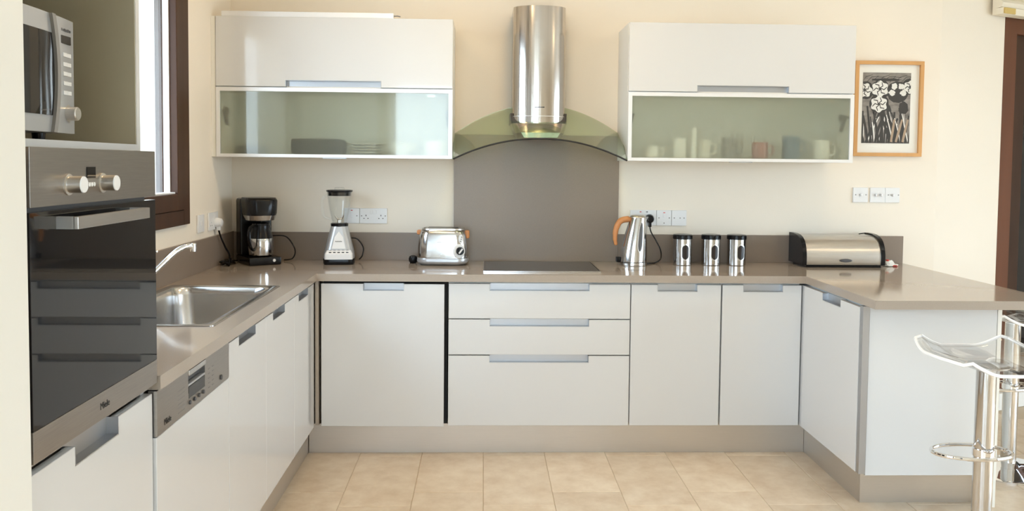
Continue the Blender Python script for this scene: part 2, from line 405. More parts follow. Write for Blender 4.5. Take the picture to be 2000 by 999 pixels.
# ------------------------------------------------------------------ worktop, upstands
sx0, sx1, sy0, sy1 = -1.335, -.91, -1.915, -1.045
bm = NB()
xw, yw = -.8185, -.598
box(bm, XL, sx0, -2.572, 0, ZB, ZT); box(bm, sx1, xw, -2.572, 0, ZB, ZT)
box(bm, sx0, sx1, -2.572, sy0, ZB, ZT); box(bm, sx0, sx1, sy1, 0, ZB, ZT)
box(bm, xw, 1.578, yw, 0, ZB, ZT); box(bm, 1.578, 2.357, -1.341, 0, ZB, ZT)
bmesh.ops.remove_doubles(bm, verts=bm.verts, dist=1e-5)
tag(obj('worktop', bm, M['top']), 'polished taupe stone worktop running along three sides of the kitchen', 'worktop')
def upst(lab, m, *a):
    bm = NB(); box(bm, *a, bev=.001); return tag(obj('splashback', bm, m), lab, 'splashback')
upst('low taupe upstand along the left wall under the window', M['splash'], XL + .0005, XL + .0145, -2.57, -.0145, ZT, 1.058)
upst('low taupe upstand behind the coffee maker, blender and toaster', M['splash'], XL + .015, -.1785, -.014, 0, ZT, 1.054)
upst('tall taupe splashback panel behind the hob, under the extractor hood', M['splash'], -.178, .737, -.016, -.0005, ZT, 1.60)
upst('low taupe upstand behind the canisters and the bread bin', M['splash'], .7375, 2.355, -.014, 0, ZT, 1.054)

# ------------------------------------------------------------------ base cabinets
def front(parent, name, mp, a0, a1, z0, z1, notch=None, m=None, top=True, nd=.034, hand=True, tilt=0, th=.02):
    """panel with a square cut-out grip in its top (or bottom) edge, plus the recessed metal grip"""
    if tilt:
        lo = a0; mp0 = mp; mp = lambda a, d, z: mp0(a, d + (a - lo) * tilt, z)
    if notch:
        n0, n1 = notch
        poly = [(a0, z0), (a1, z0), (a1, z1), (n1, z1), (n1, z1 - nd), (n0, z1 - nd), (n0, z1), (a0, z1)] if top else \
               [(a0, z0), (n0, z0), (n0, z0 + nd), (n1, z0 + nd), (n1, z0), (a1, z0), (a1, z1), (a0, z1)]
    else: poly = [(a0, z0), (a1, z0), (a1, z1), (a0, z1)]
    bm = NB(); prism(bm, poly, mp, -th, 0)
    bmesh.ops.recalc_face_normals(bm, faces=bm.faces)
    bmesh.ops.bevel(bm, geom=list(bm.edges), offset=.0012, segments=1, affect='EDGES')
    o = obj(name, bm, m or M['white'], parent)
    if notch and hand:
        bm = NB()
        q = (z1 - nd, z1) if top else (z0, z0 + nd)
        def b(p, r, d0, d1, z_0, z_1): prism(bm, [(p, z_0), (r, z_0), (r, z_1), (p, z_1)], mp, d0, d1)
        b(n0, n1, -th - .010, -th - .007, q[0], q[1])                      # back of the recess
        if top: b(n0, n1, -th - .007, .0, q[0], q[0] + .002)
        else: b(n0, n1, -th - .007, .0, q[1] - .002, q[1])
        b(n0, n0 + .002, -th - .007, 0, q[0], q[1]); b(n1 - .002, n1, -th - .007, 0, q[0], q[1])
        obj('handle', bm, M['alu'], o)
    return o
def carcass(parent, x0, x1, y0, y1, z0, z1, m='carc'): return bx('carcass', M[m], parent, x0, x1, y0, y1, z0, z1)
CB = DY + .033   # front of the carcasses of the back run
def base_thing(lab, x0, x1, y0, y1, cm='carc', z0=.15, z1=.862, name='base_cabinet'):
    t = thing(name, lab, 'cabinet', ((x0 + x1) / 2, (y0 + y1) / 2, z0)); carcass(t, x0, x1, y0, y1, z0, z1, cm); return t
# corner infill strip + ajar cabinet
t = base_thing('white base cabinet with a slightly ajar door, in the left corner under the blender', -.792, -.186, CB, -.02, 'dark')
front(t, 'door', mpB, -.800, -.201, Z0 - .002, Z1 - .002, (-.597, -.398), tilt=.018)
bm = NB(); box(bm, -.829, -.812, DY - .0, CB - .001, .15, .862); tag(obj('corner_filler', bm, M['top']), 'narrow taupe filler strip in the left inner corner of the base cabinets', 'filler strip')
t = base_thing('white three-drawer base cabinet under the hob', -.182, .714, CB, -.02)
front(t, 'drawer', mpB, -.180, .7125, .681, Z1, (.021, .511))
front(t, 'drawer', mpB, -.180, .7125, .502, .6755, (.021, .511))
front(t, 'drawer', mpB, -.180, .7125, Z0, .4965, (.021, .511))
t = base_thing('white single-door base cabinet below the kettle, right of the drawers', .7165, 1.165, CB, -.02)
front(t, 'door', mpB, .7175, 1.1625, Z0, Z1, (.848, 1.045))
t = base_thing('white single-door base cabinet below the canisters, beside the right corner', 1.168, 1.566, CB, -.02)
front(t, 'door', mpB, 1.1705, 1.5655, Z0, Z1, (1.274, 1.472))
# peninsula
t = base_thing('white peninsula cabinet with one door facing the sink side', FXR + .033, 2.15, -1.178, -.02)
front(t, 'door', mpR, -1.213, -.600, Z0, Z1, (-1.022, -.822))
bx('filler', M['white'], t, FXR + .001, FXR + .02, -.597, -.5465, Z0, Z1)
bx('corner_profile', M['alu'], t, FXR + .002, FXR + .03, -1.243, -1.216, Z0, Z1 + .008, label='vertical brushed metal corner profile')
bx('end_panel', M['white'], t, FXR + .0325, 2.148, -1.238, -1.2185, .140, .862, bev=.001)
bx('back_panel', M['cream'], t, 2.151, 2.169, -1.238, -.02, .0, .862, bev=.001)
# left run
t = base_thing('narrow white base cabinet in the left run, next to the inner corner', XL + .02, FXL - .033, -1.028, -.60)
front(t, 'door', mpL, -1.026, -.640, Z0, Z1, (-.935, -.735))
bx('filler', M['white'], t, FXL - .02, FXL - .001, -.637, -.60, Z0, Z1)
t = base_thing('white two-door sink cabinet in the left run', XL + .02, FXL - .033, -1.968, -1.031)
bpy.data.objects.remove(t.children[0]); bm = NB()
box(bm, XL + .02, FXL - .033, -1.968, -1.95, .15, .862); box(bm, XL + .02, FXL - .033, -1.049, -1.031, .15, .862); box(bm, XL + .02, FXL - .033, -1.95, -1.049, .15, .168); obj('carcass', bm, M['carc'], t)
front(t, 'door', mpL, -1.967, -1.4995, Z0, Z1, (-1.852, -1.642)); front(t, 'door', mpL, -1.4985, -1.0285, Z0, Z1, (-1.392, -1.195))
# dishwasher
t = thing('dishwasher', 'built-in dishwasher with a steel control panel above a white door', 'dishwasher', (-1.1, -2.27, .15))
bx('body', M['midgrey'], t, XL + .02, FXL - .033, -2.570, -1.972, .15, .862)
front(t, 'door', mpL, -2.570, -1.971, Z0, .7405)
y0, y1, g0, g1 = -2.570, -1.971, -2.345, -2.205
poly = [(y0, .743), (y1, .743), (y1, .860), (g1, .860), (g1, .792), (g0, .792), (g0, .860), (y0, .860)]
bm = NB(); prism(bm, poly, mpL, -.02, .002); obj('control_panel', bm, M['steelh'], t, label='brushed steel control panel')
cp = t.children[-1]
bx('grip', M['steelp'], t, FXL - .02, FXL + .006, g0, g1, .842, .858, bev=.002); bx('grip_recess', M['grey'], t, FXL - .019, FXL - .012, g0, g1, .82, .842)
bx('display', M['bglass'], t, FXL - .015, FXL + .0025, g0 + .002, g1 - .002, .777, .810)
bm = NB(); box(bm, FXL - .016, FXL + .0022, g0 + .001, g1 - .001, .812, .818); obj('display_trim', bm, M['silver'], t)
for k in range(4):
    bm = NB(); lathe(bm, [(.006, 0), (.006, .004), (.005, .005)], (FXL + .002, -2.335 + k * .037, .765), 14, 'x'); obj('button', bm, M['grey'], cp)
bm = NB(); lathe(bm, [(.008, 0), (.008, .004)], (FXL + .002, -2.055, .765), 16, 'x'); obj('button', bm, M['grey'], cp)
bm = NB()
for k in range(6): box(bm, FXL + .002, FXL + .0026, -2.425, -2.375, .758 + k * .012, .7595 + k * .012)
for k in range(5): box(bm, FXL + .002, FXL + .0026, -2.175, -2.16, .762 + k * .014, .765 + k * .014); box(bm, FXL + .002, FXL + .0026, -2.14, -2.125, .762 + k * .014, .765 + k * .014)
obj('printed_scale', bm, M['midgrey'], cp, kind='stuff')
text('lettering', 'Miele', .022, M['black'], cp, Matrix.Translation((FXL + .0027, -2.50, .765)) @ Matrix.Rotation(R(90), 4, 'Z') @ Matrix.Rotation(R(90), 4, 'X'))

# plinths
def plinth(lab, *a):
    bm = NB(); box(bm, *a); tag(obj('plinth', bm, M['plinth']), lab, 'plinth')
plinth('brushed metal plinth under the back row of base cabinets', -.868, 1.611, -.538, -.525, 0, .146)
plinth('brushed metal plinth under the left row with sink and dishwasher', -.884, -.871, -2.57, -.542, 0, .146)
plinth('brushed metal plinth under the peninsula door, facing the sink side', 1.612, 1.625, -1.165, -.5395, 0, .146)
plinth('brushed metal plinth under the peninsula end panel, facing the room', 1.612, 2.149, -1.1790, -1.166, 0, .138)

# ------------------------------------------------------------------ oven tower
TX = -.838; TY0, TY1 = -3.162, -2.578
t = thing('oven_tower', 'tall white built-in unit holding microwave and oven, left foreground', 'cabinet', (-1.1, -2.87, 0))
bx('side_panel', M['white'], t, XL + .002, TX - .022, -2.595, -2.5745, 0.15, 2.6)
bx('side_panel', M['white'], t, XL + .002, TX - .022, -3.1745, -3.156, 0.15, 2.6)
bx('niche_shade', M['khaki'], t, XL + .03, TX - .024, -2.599, -2.5955, 1.479, 2.4, label='khaki sheet standing in for the shadow inside the beige microwave niche')
bx('back_panel', M['khaki'], t, XL + .004, XL + .012, -3.155, -2.596, .16, 2.6)
bx('shelf', M['white'], t, XL + .013, TX - .0215, -3.155, -2.596, 1.462, 1.478)
bx('shelf', M['white'], t, XL + .013, TX - .02, -3.155, -2.596, .862, .874)
bx('shelf', M['white'], t, XL + .013, TX - .022, -3.155, -2.596, 2.15, 2.168)
bx('top_door', M['white'], t, TX - .001, TX + .018, -3.168, -2.576, 2.16, 2.6)
bx('kickboard', M['plinth'], t, TX - .06, TX - .045, -3.173, -2.576, 0, .146)
mpT = lambda a, d, z: (TX + d, a, z)
front(t, 'drawer', mpT, -3.160, -2.576, .148, .856, (-2.975, -2.771), nd=.040)
bm = NB(); box(bm, TX - .034, TX - .031, -3.157, -2.595, .835, .872); box(bm, TX - .03, TX + .0, -3.157, -2.595, .874, .879); obj('grip_channel', bm, M['alu'], t)

ov = thing('oven', 'built-in black glass oven with steel control panel', 'oven', (-1.1, -2.87, .885))
bx('body', M['grey'], ov, XL + .05, TX - .004, -3.15, -2.60, .882, 1.455)
cp = bx('control_panel', M['steelh'], ov, TX - .003, TX + .016, TY0 + .003, TY1 - .004, 1.352, 1.462, bev=.001, label='brushed steel control panel')
od = bx('door', M['bglass'], ov, TX - .003, TX + .014, TY0 + .003, TY1, .944, 1.343, bev=.001)
ts = bx('trim_strip', M['steelh'], ov, TX - .003, TX + .014, TY0 + .003, TY1, .884, .9435, bev=.001, label='brushed steel strip below the oven glass')
for ky in (-3.020, -2.873):
    bm = NB(); lathe(bm, [(.021, 0), (.021, .003), (.0165, .004), (.0165, .030)], (TX + .016, ky, 1.391), 28, 'x'); k = obj('knob', bm, M['steel'], cp)
    bm = NB(); lathe(bm, [(.0165, .030), (.0155, .032)], (TX + .016, ky, 1.391), 28, 'x'); obj('knob_face', bm, M['plate'], cp, label='pale polished knob face')
bx('display', M['bglass'], cp, TX + .0155, TX + .0175, -2.943, -2.905, 1.402, 1.425)
for k in range(3):
    bm = NB(); lathe(bm, [(.0045, 0), (.0045, .004)], (TX + .016, -2.938 + k * .011, 1.389), 12, 'x'); obj('button', bm, M['plate'], cp)
hx0 = TX + .014
bm = NB(); box(bm, hx0 + .032, hx0 + .042, -3.065, -2.720, 1.307, 1.331, bev=.001); box(bm, hx0, hx0 + .034, -3.065, -3.055, 1.307, 1.331); box(bm, hx0, hx0 + .034, -2.730, -2.720, 1.307, 1.331)
obj('handle', bm, M['steel'], od, label='flat steel bar handle')
text('lettering', 'Miele', .021, M['black'], ts, Matrix.Translation((TX + .0144, -2.87, .913)) @ Matrix.Rotation(R(90), 4, 'Z') @ Matrix.Rotation(R(90), 4, 'X'))

# microwave
mw = thing('microwave', 'silver microwave with dark door in the niche above the oven', 'microwave', (-1.1, -2.95, 1.478))
FX = -.93; my0, my1 = -3.145, -2.765; mz0, mz1 = 1.497, 1.745
bx('body', M['midgrey'], mw, -1.30, FX - .012, my0, my1 - .006, mz0, mz1, bev=.006)
def bulge(y): return .012 * (1 - ((y - (my0 + my1) / 2) / ((my1 - my0) / 2)) ** 2)
def curved(bm, ya, yb, za, zb, d0, d1, n=10, fa=None, fb=None):
    rings = []
    for k in range(n + 1):
        s = k / n; z = za + (zb - za) * s
        a = fa(z) if fa else ya; b = fb(z) if fb else yb
        ring = []
        m_ = 6
        for i in range(m_ + 1): y = a + (b - a) * i / m_; ring.append((FX + bulge(y) + d1, y, z))
        for i in range(m_, -1, -1): y = a + (b - a) * i / m_; ring.append((FX + bulge(y) + d0, y, z))
        rings.append(ring)
    loft(bm, rings)
zc = (mz0 + mz1) / 2
arc = lambda z: -2.888 + .022 * (1 - ((z - zc) / .124) ** 2)
bm = NB(); curved(bm, my0, None, mz0, mz1, -.012, 0, fb=lambda z: arc(z)); md = obj('door', bm, M['silver'], mw)
bm = NB(); curved(bm, my0 + .02, None, mz0 + .035, mz1 - .04, 0, .002, fb=lambda z: arc(z) - .004); obj('window', bm, M['bglass'], md, label='dark door glass')
bm = NB(); curved(bm, None, None, mz0, mz1, -.01, .007, fa=lambda z: arc(z), fb=lambda z: arc(z) + .016); obj('door_grip', bm, M['midgrey'], mw, label='curved grey grip strip')
bm = NB(); curved(bm, None, my1, mz0, mz1, -.012, .001, fa=lambda z: arc(z) + .016); mc = obj('control_panel', bm, M['silver'], mw)
def mcb(name, m, ya, yb, za, zb, d=.003):
    bm = NB(); xx = FX + bulge((ya + yb) / 2); box(bm, xx - .001, xx + d, ya, yb, za, zb, bev=.0006, seg=1); return obj(name, bm, m, mc)
mcb('display', M['bglass'], -2.835, -2.790, 1.690, 1.708)
for r_ in range(5):
    for c_ in range(2): mcb('button', M['frame'], -2.826 + c_ * .021, -2.809 + c_ * .021, 1.662 - r_ * .0205, 1.671 - r_ * .0205, .0035)
bm = NB()
for k in range(7): xx = FX + bulge(-2.81); box(bm, xx + .001, xx + .003, -2.840 + k * .0075, -2.835 + k * .0075, 1.717, 1.722 + .001 * (k % 2))
obj('printed_mark', bm, M['grey'], mc)
bm = NB(); lathe(bm, [(.021, 0), (.021, .004), (.0155, .005), (.015, .026), (.013, .028)], (FX + .001, -2.805, 1.540), 28, 'x'); obj('dial', bm, M['steel'], mc)
for yy in (-3.10, -2.82):
    for xx in (-1.26, -.98):
        bm = NB(); lathe(bm, [(.012, 0), (.014, .019)], (xx, yy, 1.478), 12); obj('foot', bm, M['black'], mw)

tc_ = thing('tall_cabinet', 'tall cream-white cabinet side at the left edge, beside the oven tower', 'cabinet', (-1.1, -3.5, 0))
bx('carcass', M['carc'], tc_, XL + .002, TX - .01, -3.775, -3.176, .15, 2.6)
bx('door', M['cream'], tc_, TX - .009, TX + .016, -3.775, -3.170, .148, 2.6, bev=.0015)
bx('kickboard', M['plinth'], tc_, TX - .06, TX - .045, -3.77, -3.176, 0, .146)

# ------------------------------------------------------------------ sink + tap
sk = thing('sink', 'inset stainless steel sink in the left worktop below the window', 'sink', ((sx0 + sx1) / 2, (sy0 + sy1) / 2, ZT))
cx, cy = -1.1225, -1.480
bm = NB()
rings = [rrect(cx, cy, .2335, .455, .012, ZT + .0005), rrect(cx, cy, .233, .4545, .012, ZT + .004), rrect(cx, cy, .224, .446, .012, ZT + .0055),
         rrect(cx, cy, .205, .427, .05, ZT + .003), rrect(cx, cy, .196, .418, .06, ZT - .004), rrect(cx, cy, .188, .41, .065, ZT - .03),
         rrect(cx, cy, .180, .40, .07, ZT - .15), rrect(cx, cy, .160, .38, .07, ZT - .178), rrect(cx, cy, .05, .08, .04, ZT - .184)]
loft(bm, rings, cap0=False, cap1=True); obj('bowl', bm, M['sinks'], sk, ang=50)
bm = NB(); lathe(bm, [(.04, ZT - .183), (.042, ZT - .180), (.03, ZT - .180), (.028, ZT - .183)], (cx, cy, 0), 24); obj('drain', bm, M['chrome'], sk)
tp = thing('tap', 'chrome mixer tap with a slanting spout beside the sink', 'tap', (-1.31, -1.47, ZT + .005))
bm = NB(); lathe(bm, [(.026, .905), (.026, .912), (.021, .915), (.021, 1.0), (.019, 1.02), (.008, 1.03)], (-1.325, -1.48, 0), 24); obj('body', bm, M['chrome'], tp)
bm = NB(); tube(bm, [(-1.32, -1.475, .965), (-1.29, -1.435, .995), (-1.225, -1.365, 1.075), (-1.195, -1.335, 1.098), (-1.180, -1.318, 1.103), (-1.168, -1.306, 1.100)], [.011, .011, .0105, .010, .010, .0105], 14, 5)
lathe(bm, [(.0125, 1.080), (.0125, 1.108), (.010, 1.112)], (-1.166, -1.304, 0), 16); obj('spout', bm, M['chrome'], tp)
bm = NB(); tube(bm, [(-1.325, -1.48, 1.025), (-1.31, -1.44, 1.06), (-1.292, -1.395, 1.083), (-1.282, -1.375, 1.086)], [.008, .006, .005, .006], 10, 4); obj('lever', bm, M['chrome'], tp)

# ------------------------------------------------------------------ hob
hb = thing('hob', 'flat dark glass hob with a thin steel front trim, set in the back worktop', 'hob', (.28, -.28, ZT))
bx('glass_plate', M['hob'], hb, -.006, .572, -.505, -.075, ZT + .0005, ZT + .006, bev=.001)
bm = NB(); box(bm, -.010, .576, -.512, -.5055, ZT + .0005, ZT + .0075); box(bm, -.012, -.007, -.505, -.075, ZT + .0005, ZT + .007); box(bm, .573, .578, -.505, -.075, ZT + .0005, ZT + .007); obj('trim', bm, M['steelp'], hb)

# ------------------------------------------------------------------ wall cabinets
UD = -.347
def wall_cab(lab, x0, x1, n0, n1, z0=1.463, zt=2.172, filler=None):
    t = thing('wall_cabinet', lab, 'wall cabinet', ((x0 + x1) / 2, -.17, z0))
    yb, yf = -.001, UD + .022
    bm = NB()
    box(bm, x0, x0 + .018, yf, yb, z0, zt); box(bm, x1 - .018, x1, yf, yb, z0, zt)
    box(bm, x0 + .018, x1 - .018, yf, yb, z0, z0 + .018); box(bm, x0 + .018, x1 - .018, yf, yb, zt - .018, zt)
    box(bm, x0 + .018, x1 - .018, yf, yb, 1.806, 1.824); box(bm, x0 + .018, x1 - .018, yb - .008, yb, z0 + .018, zt - .018)
    obj('carcass', bm, M['carc'], t)
    mpU = lambda a, d, z: (a, UD - d, z)
    front(t, 'lift_door', mpU, x0 + .001, x1 - .001, 1.821, zt, (n0, n1), top=False, nd=.033)
    bm = NB(); fw = .020; a, b_, c_, d_ = x0 + .001, x1 - .001, z0, 1.8165
    box(bm, a, b_, UD, UD + .02, c_, c_ + fw - .004); box(bm, a, b_, UD, UD + .02, d_ - fw, d_); box(bm, a, a + fw, UD, UD + .02, c_ + fw - .004, d_ - fw); box(bm, b_ - fw, b_, UD, UD + .02, c_ + fw - .004, d_ - fw)
    gd = obj('glass_door', bm, M['frame'], t, label='pale metal framed glass door')
    bx('pane', M['frost'], gd, a + fw, b_ - fw, UD + .008, UD + .012, c_ + fw - .004, d_ - fw, label='frosted greenish glass pane')
    mid = (x0 + x1) / 2; bx('grip', M['alu'], gd, mid - .06, mid + .06, UD - .006, UD + .006, c_ - .005, c_ - .0005)
    for s in (x0 + .11, x1 - .11):
        bx('hinge', M['steel'], t, s - .022, s + .022, UD + .024, UD + .06, 1.775, 1.797, bev=.003)
    for s, e in ((x0 + .02, 1), (x1 - .02, -1)):
        bm = NB(); tube(bm, [(s + e * .008, UD + .10, 1.63), (s + e * .010, UD + .06, 1.69), (s + e * .012, UD + .035, 1.70)], .009, 8, 3)
        lathe(bm, [(.02, 0), (.02, .014)], (s if e > 0 else s - .014, UD + .10, 1.70), 16, 'x'); obj('stay', bm, M['grey'], t)
    return t
wall_cab('white wall cabinet with frosted lower door, left of the extractor hood', -1.373, -.176, -1.022, -.540)
bx_ = NB(); box(bx_, -1.396, -1.3745, UD + .004, -.001, 1.463, 2.172); tag(obj('filler_panel', bx_, M['cream']), 'narrow cream filler strip between the left wall and the left wall cabinet', 'filler strip')
wall_cab('white wall cabinet with frosted lower door, right of the extractor hood', .726, 1.906, 1.083, 1.560)
bm = NB(); box(bm, -1.345, -.478, UD + .01, UD + .05, 2.1725, 2.200, bev=.002); o = tag(obj('light_strip', bm, M['frame']), 'long slim white strip lying on top of the left wall cabinet', 'light strip')
bm = NB(); tube(bm, [(-.480, UD + .03, 2.188), (-.46, UD + .03, 2.189), (-.445, UD + .03, 2.186)], .003, 8); obj('wire', bm, M['midgrey'], o)

# contents
def bowl_(x, y, r, h, lab, m='china', zb=1.4815, group=None, name='bowl'):
    bm = NB(); lathe(bm, [(r * .42, 0), (r * .45, .004), (r * .75, h * .45), (r, h), (r - .004, h), (r * .7, h * .45), (r * .38, .010)], (x, y, zb), 28); 
    return tag(obj(name, bm, M[m]), lab, name, group)
bowl_(-.435, -.255, .085, .062, 'wide white bowl behind the frosted glass of the left wall cabinet')
bm = NB(); lathe(bm, [(.060, 0), (.064, .01), (.068, .075), (.064, .075), (.060, .012)], (-.262, -.24, 1.4815), 28); tag(obj('bowl', bm, M['china']), 'tall white bowl at the right end inside the left wall cabinet', 'bowl')
bm = NB(); box(bm, -1.01, -.745, -.31, -.12, 1.4815, 1.56, bev=.02); tag(obj('storage_box', bm, M['blackm']), 'black box seen dimly through the left frosted door', 'box')
bm = NB(); box(bm, -1.30, -1.16, -.28, -.12, 1.4815, 1.52, bev=.01); tag(obj('serving_dish', bm, M['grey']), 'low dark dish at the left end inside the left wall cabinet', 'dish')
for k in range(4):
    bm = NB(); lathe(bm, [(.055, 0), (.095, .012), (.093, .014), (.05, .004)], (-.63, -.20, 1.4815 + k * .0145), 28); tag(obj('dinner_plate', bm, M['china']), ('lowest', 'second lowest', 'second highest', 'topmost')[k] + ' white plate of the small stack inside the left wall cabinet', 'plate', 'stacked plates in the left wall cabinet')
def mug(x, y, r, h, lab, m='china', handle=True):
    t = thing('mug', lab, 'mug', (x, y, 1.4815))
    bm = NB(); lathe(bm, [(r * .9, 1.4815), (r, 1.4835), (r, 1.4815 + h), (r - .004, 1.4815 + h), (r - .005, 1.488)], (x, y, 0), 24); obj('cup', bm, M[m], t)
    if handle:
        bm = NB(); tube(bm, [(x + r - .003, y, 1.4815 + h * .8), (x + r + .025, y, 1.4815 + h * .75), (x + r + .025, y, 1.4815 + h * .3), (x + r - .003, y, 1.4815 + h * .2)], .005, 8, 4); obj('handle', bm, M[m], t)
mug(1.015, -.27, .034, .10, 'wide white mug behind the right frosted door')
mug(1.083, -.295, .014, .155, 'slim tall white beaker behind the right frosted door', handle=False)
mug(.87, -.26, .035, .06, 'small white cup at the left end inside the right wall cabinet')
mug(1.15, -.22, .04, .095, 'cream mug right of the slim beaker in the right wall cabinet', 'cream')
mug(1.30, -.20, .04, .11, 'grey mug in the middle of the right wall cabinet', 'midgrey')
mug(1.45, -.24, .042, .085, 'reddish brown mug inside the right wall cabinet', 'mug1')
mug(1.62, -.23, .045, .12, 'blue mug inside the right wall cabinet', 'mug2')
mug(1.78, -.24, .045, .10, 'white mug at the right end inside the right wall cabinet')

# ------------------------------------------------------------------ extractor hood
hd = thing('extractor_hood', 'steel chimney extractor hood with an arched glass canopy over the hob', 'extractor hood', (.275, -.02, 1.46))
cxh = .2735
def chim(r, z0, z1, y_f, sag=0, n=20, top=None):
    bm = NB(); rings = []
    pr = [(cxh - r, -.003), ]
    for k in range(n + 1):
        a = math.pi - math.pi * k / n; pr.append((cxh + r * math.cos(a), -(-y_f - r * .62) - r * .62 * math.sin(a)))
    pr.append((cxh + r, -.003))
    def zz(x, z): return z - sag * max(0, 1 - ((x - cxh) / r) ** 2)
    return pr, zz
pr, zz = chim(.138, 0, 0, -.285, .022)
bm = NB(); rings = [[(x, y, zz(x, 1.664)) for x, y in pr], [(x, y, 2.262) for x, y in pr]]
loft(bm, rings, cap0=True, cap1=True); chm = obj('chimney', bm, M['steelc'] if 'steelc' in M else M['steel'], hd)
# seam ring and mark on the chimney
bm = NB(); pr2, _ = chim(.1386, 0, 0, -.2856)
loft(bm, [[(x, y, 1.690) for x, y in pr2], [(x, y, 1.6925) for x, y in pr2]]); obj('seam_line', bm, M['frame'], chm)
bm = NB()
for k in range(7): box(bm, cxh - .026 + k * .0075, cxh - .020 + k * .0075, -.2865, -.2845, 1.7345, 1.739)
obj('printed_mark', bm, M['black'], chm)
# arched glass
def gpt(u, v, off=0):      # u -1..1 across, v 0 wall..1 front
    xc = .2735 * (1 - v) + .2665 * v + .0095 * (1 - v); hw = .4625 * (1 - v) + .4325 * v
    ze = 1.600 * (1 - v) + 1.463 * v; rise = .165 * (1 - v) + .105 * v
    return (xc + hw * u, -.018 - .482 * v, ze + rise * (1 - abs(u) ** 2.05) + off)
bm = NB(); nu, nv = 28, 8
T = [[bm.verts.new(gpt(-1 + 2 * i / nu, j / nv, .003)) for i in range(nu + 1)] for j in range(nv + 1)]
B = [[bm.verts.new(gpt(-1 + 2 * i / nu, j / nv, -.003)) for i in range(nu + 1)] for j in range(nv + 1)]
for j in range(nv):
    for i in range(nu):
        bm.faces.new((T[j][i], T[j][i + 1], T[j + 1][i + 1], T[j + 1][i])); bm.faces.new((B[j][i], B[j + 1][i], B[j + 1][i + 1], B[j][i + 1]))
ed = NB()
for i in range(nu):
    bm.faces.new((T[0][i], B[0][i], B[0][i + 1], T[0][i + 1]))
for j in range(nv):
    bm.faces.new((T[j][0], T[j + 1][0], B[j + 1][0], B[j][0])); bm.faces.new((T[j][nu], B[j][nu], B[j + 1][nu], T[j + 1][nu]))
can = obj('canopy', bm, M['hoodg'], hd, label='arched greenish glass canopy')
bm = NB(); pts = [Vector(gpt(-1 + 2 * i / nu, 1, -.001)) for i in range(nu + 1)]; tube(bm, pts, .0042, 8); obj('front_edge', bm, M['blackm'], can, label='dark polished front edge of the glass')
bm = NB()
for s in (0, nu): tube(bm, [Vector(gpt(-1 + 2 * s / nu, j / nv)) for j in range(nv + 1)], .0026, 6)
obj('side_edge', bm, mat('glass_edge', (.12, .16, .11), .3), can)
# body under the glass and dark collar around the chimney
bm = NB(); rr = []
for z, hw, yf in ((1.575, .105, -.40), (1.60, .125, -.40), (1.652, .145, -.30)):
    rr.append([(cxh - hw, -.018, z), (cxh - hw, yf * .8, z - .0), (cxh - hw * .8, yf, z - .0), (cxh + hw * .8, yf, z), (cxh + hw, yf * .8, z), (cxh + hw, -.018, z)])
loft(bm, rr); obj('filter_body', bm, M['steel'], hd)
pr3, _ = chim(.150, 0, 0, -.292)
bm = NB(); loft(bm, [[(x, y, zz(x, 1.652)) for x, y in pr3], [(x, y, zz(x, 1.664) + (.045 if abs(x - cxh) > .148 else 0)) for x, y in pr3]]); obj('collar', bm, M['grey'], hd)
for k in (-.075, 0, .07):
    bm = NB(); tube(bm, [(cxh + k, -.36, 1.618), (cxh + k * .9, -.40, 1.59)], .0025, 6); obj('lamp_rail', bm, M['chrome'], hd)

# ------------------------------------------------------------------ picture
pc = thing('framed_picture', 'black and white flower print in a light wood frame right of the wall cabinets', 'picture', (2.25, -.01, 1.5))
px0, px1, pz0, pz1 = 2.050, 2.437, 1.503, 2.034
bm = NB(); fw = .020
box(bm, px0, px1, -.026, -.001, pz0, pz0 + fw, bev=.001); box(bm, px0, px1, -.026, -.001, pz1 - fw, pz1, bev=.001); box(bm, px0, px0 + fw, -.026, -.001, pz0 + fw, pz1 - fw); box(bm, px1 - fw, px1, -.026, -.001, pz0 + fw, pz1 - fw); obj('frame', bm, M['beech'], pc)
bx('mount', M['paper'], pc, px0 + fw, px1 - fw, -.010, -.002, pz0 + fw, pz1 - fw)
qx0, qx1, qz0, qz1 = 2.098, 2.370, 1.576, 1.970
pr_ = bx('print', M['pgrey'], pc, qx0, qx1, -.0112, -.0101, qz0, qz1)
rnd = random.Random(3)
def P2(u, v): return qx0 + u * (qx1 - qx0), qz1 - v * (qz1 - qz0)
lay = {'pblack': NB(), 'pwhite': NB(), 'pbrown': NB()}; dep = [-.0114]
def poly2(kind, pts):
    dep[0] -= .000004; b = lay[kind]
    P = [(min(max(u, 0), 1), min(max(v, 0), 1)) for u, v in pts]
    try: b.faces.new([b.verts.new((P2(*p)[0], dep[0], P2(*p)[1])) for p in P])
    except Exception: pass
def blob(kind, u, v, ru, rv, n=18, j=.16, ph=0, lobes=0):
    poly2(kind, [(u + ru * math.cos(2 * math.pi * k / n) * (1 + j * (math.cos(lobes * 2 * math.pi * k / n + ph) if lobes else rnd.uniform(-1, 1))), v + rv * math.sin(2 * math.pi * k / n) * (1 + j * (math.cos(lobes * 2 * math.pi * k / n + ph) if lobes else rnd.uniform(-1, 1)))) for k in range(n)])
def stroke(kind, pts, w):
    n = len(pts)
    L_, R__ = [], []
    for i, (u, v) in enumerate(pts):
        a = pts[max(i - 1, 0)]; b = pts[min(i + 1, n - 1)]; du, dv = b[0] - a[0], b[1] - a[1]; l = math.hypot(du, dv) or 1
        ww = w * (1 - .55 * abs(i / (n - 1) - .4)); L_.append((u - dv / l * ww, v + du / l * ww * .7)); R__.append((u + dv / l * ww, v - du / l * ww * .7))
    poly2(kind, L_ + R__[::-1])
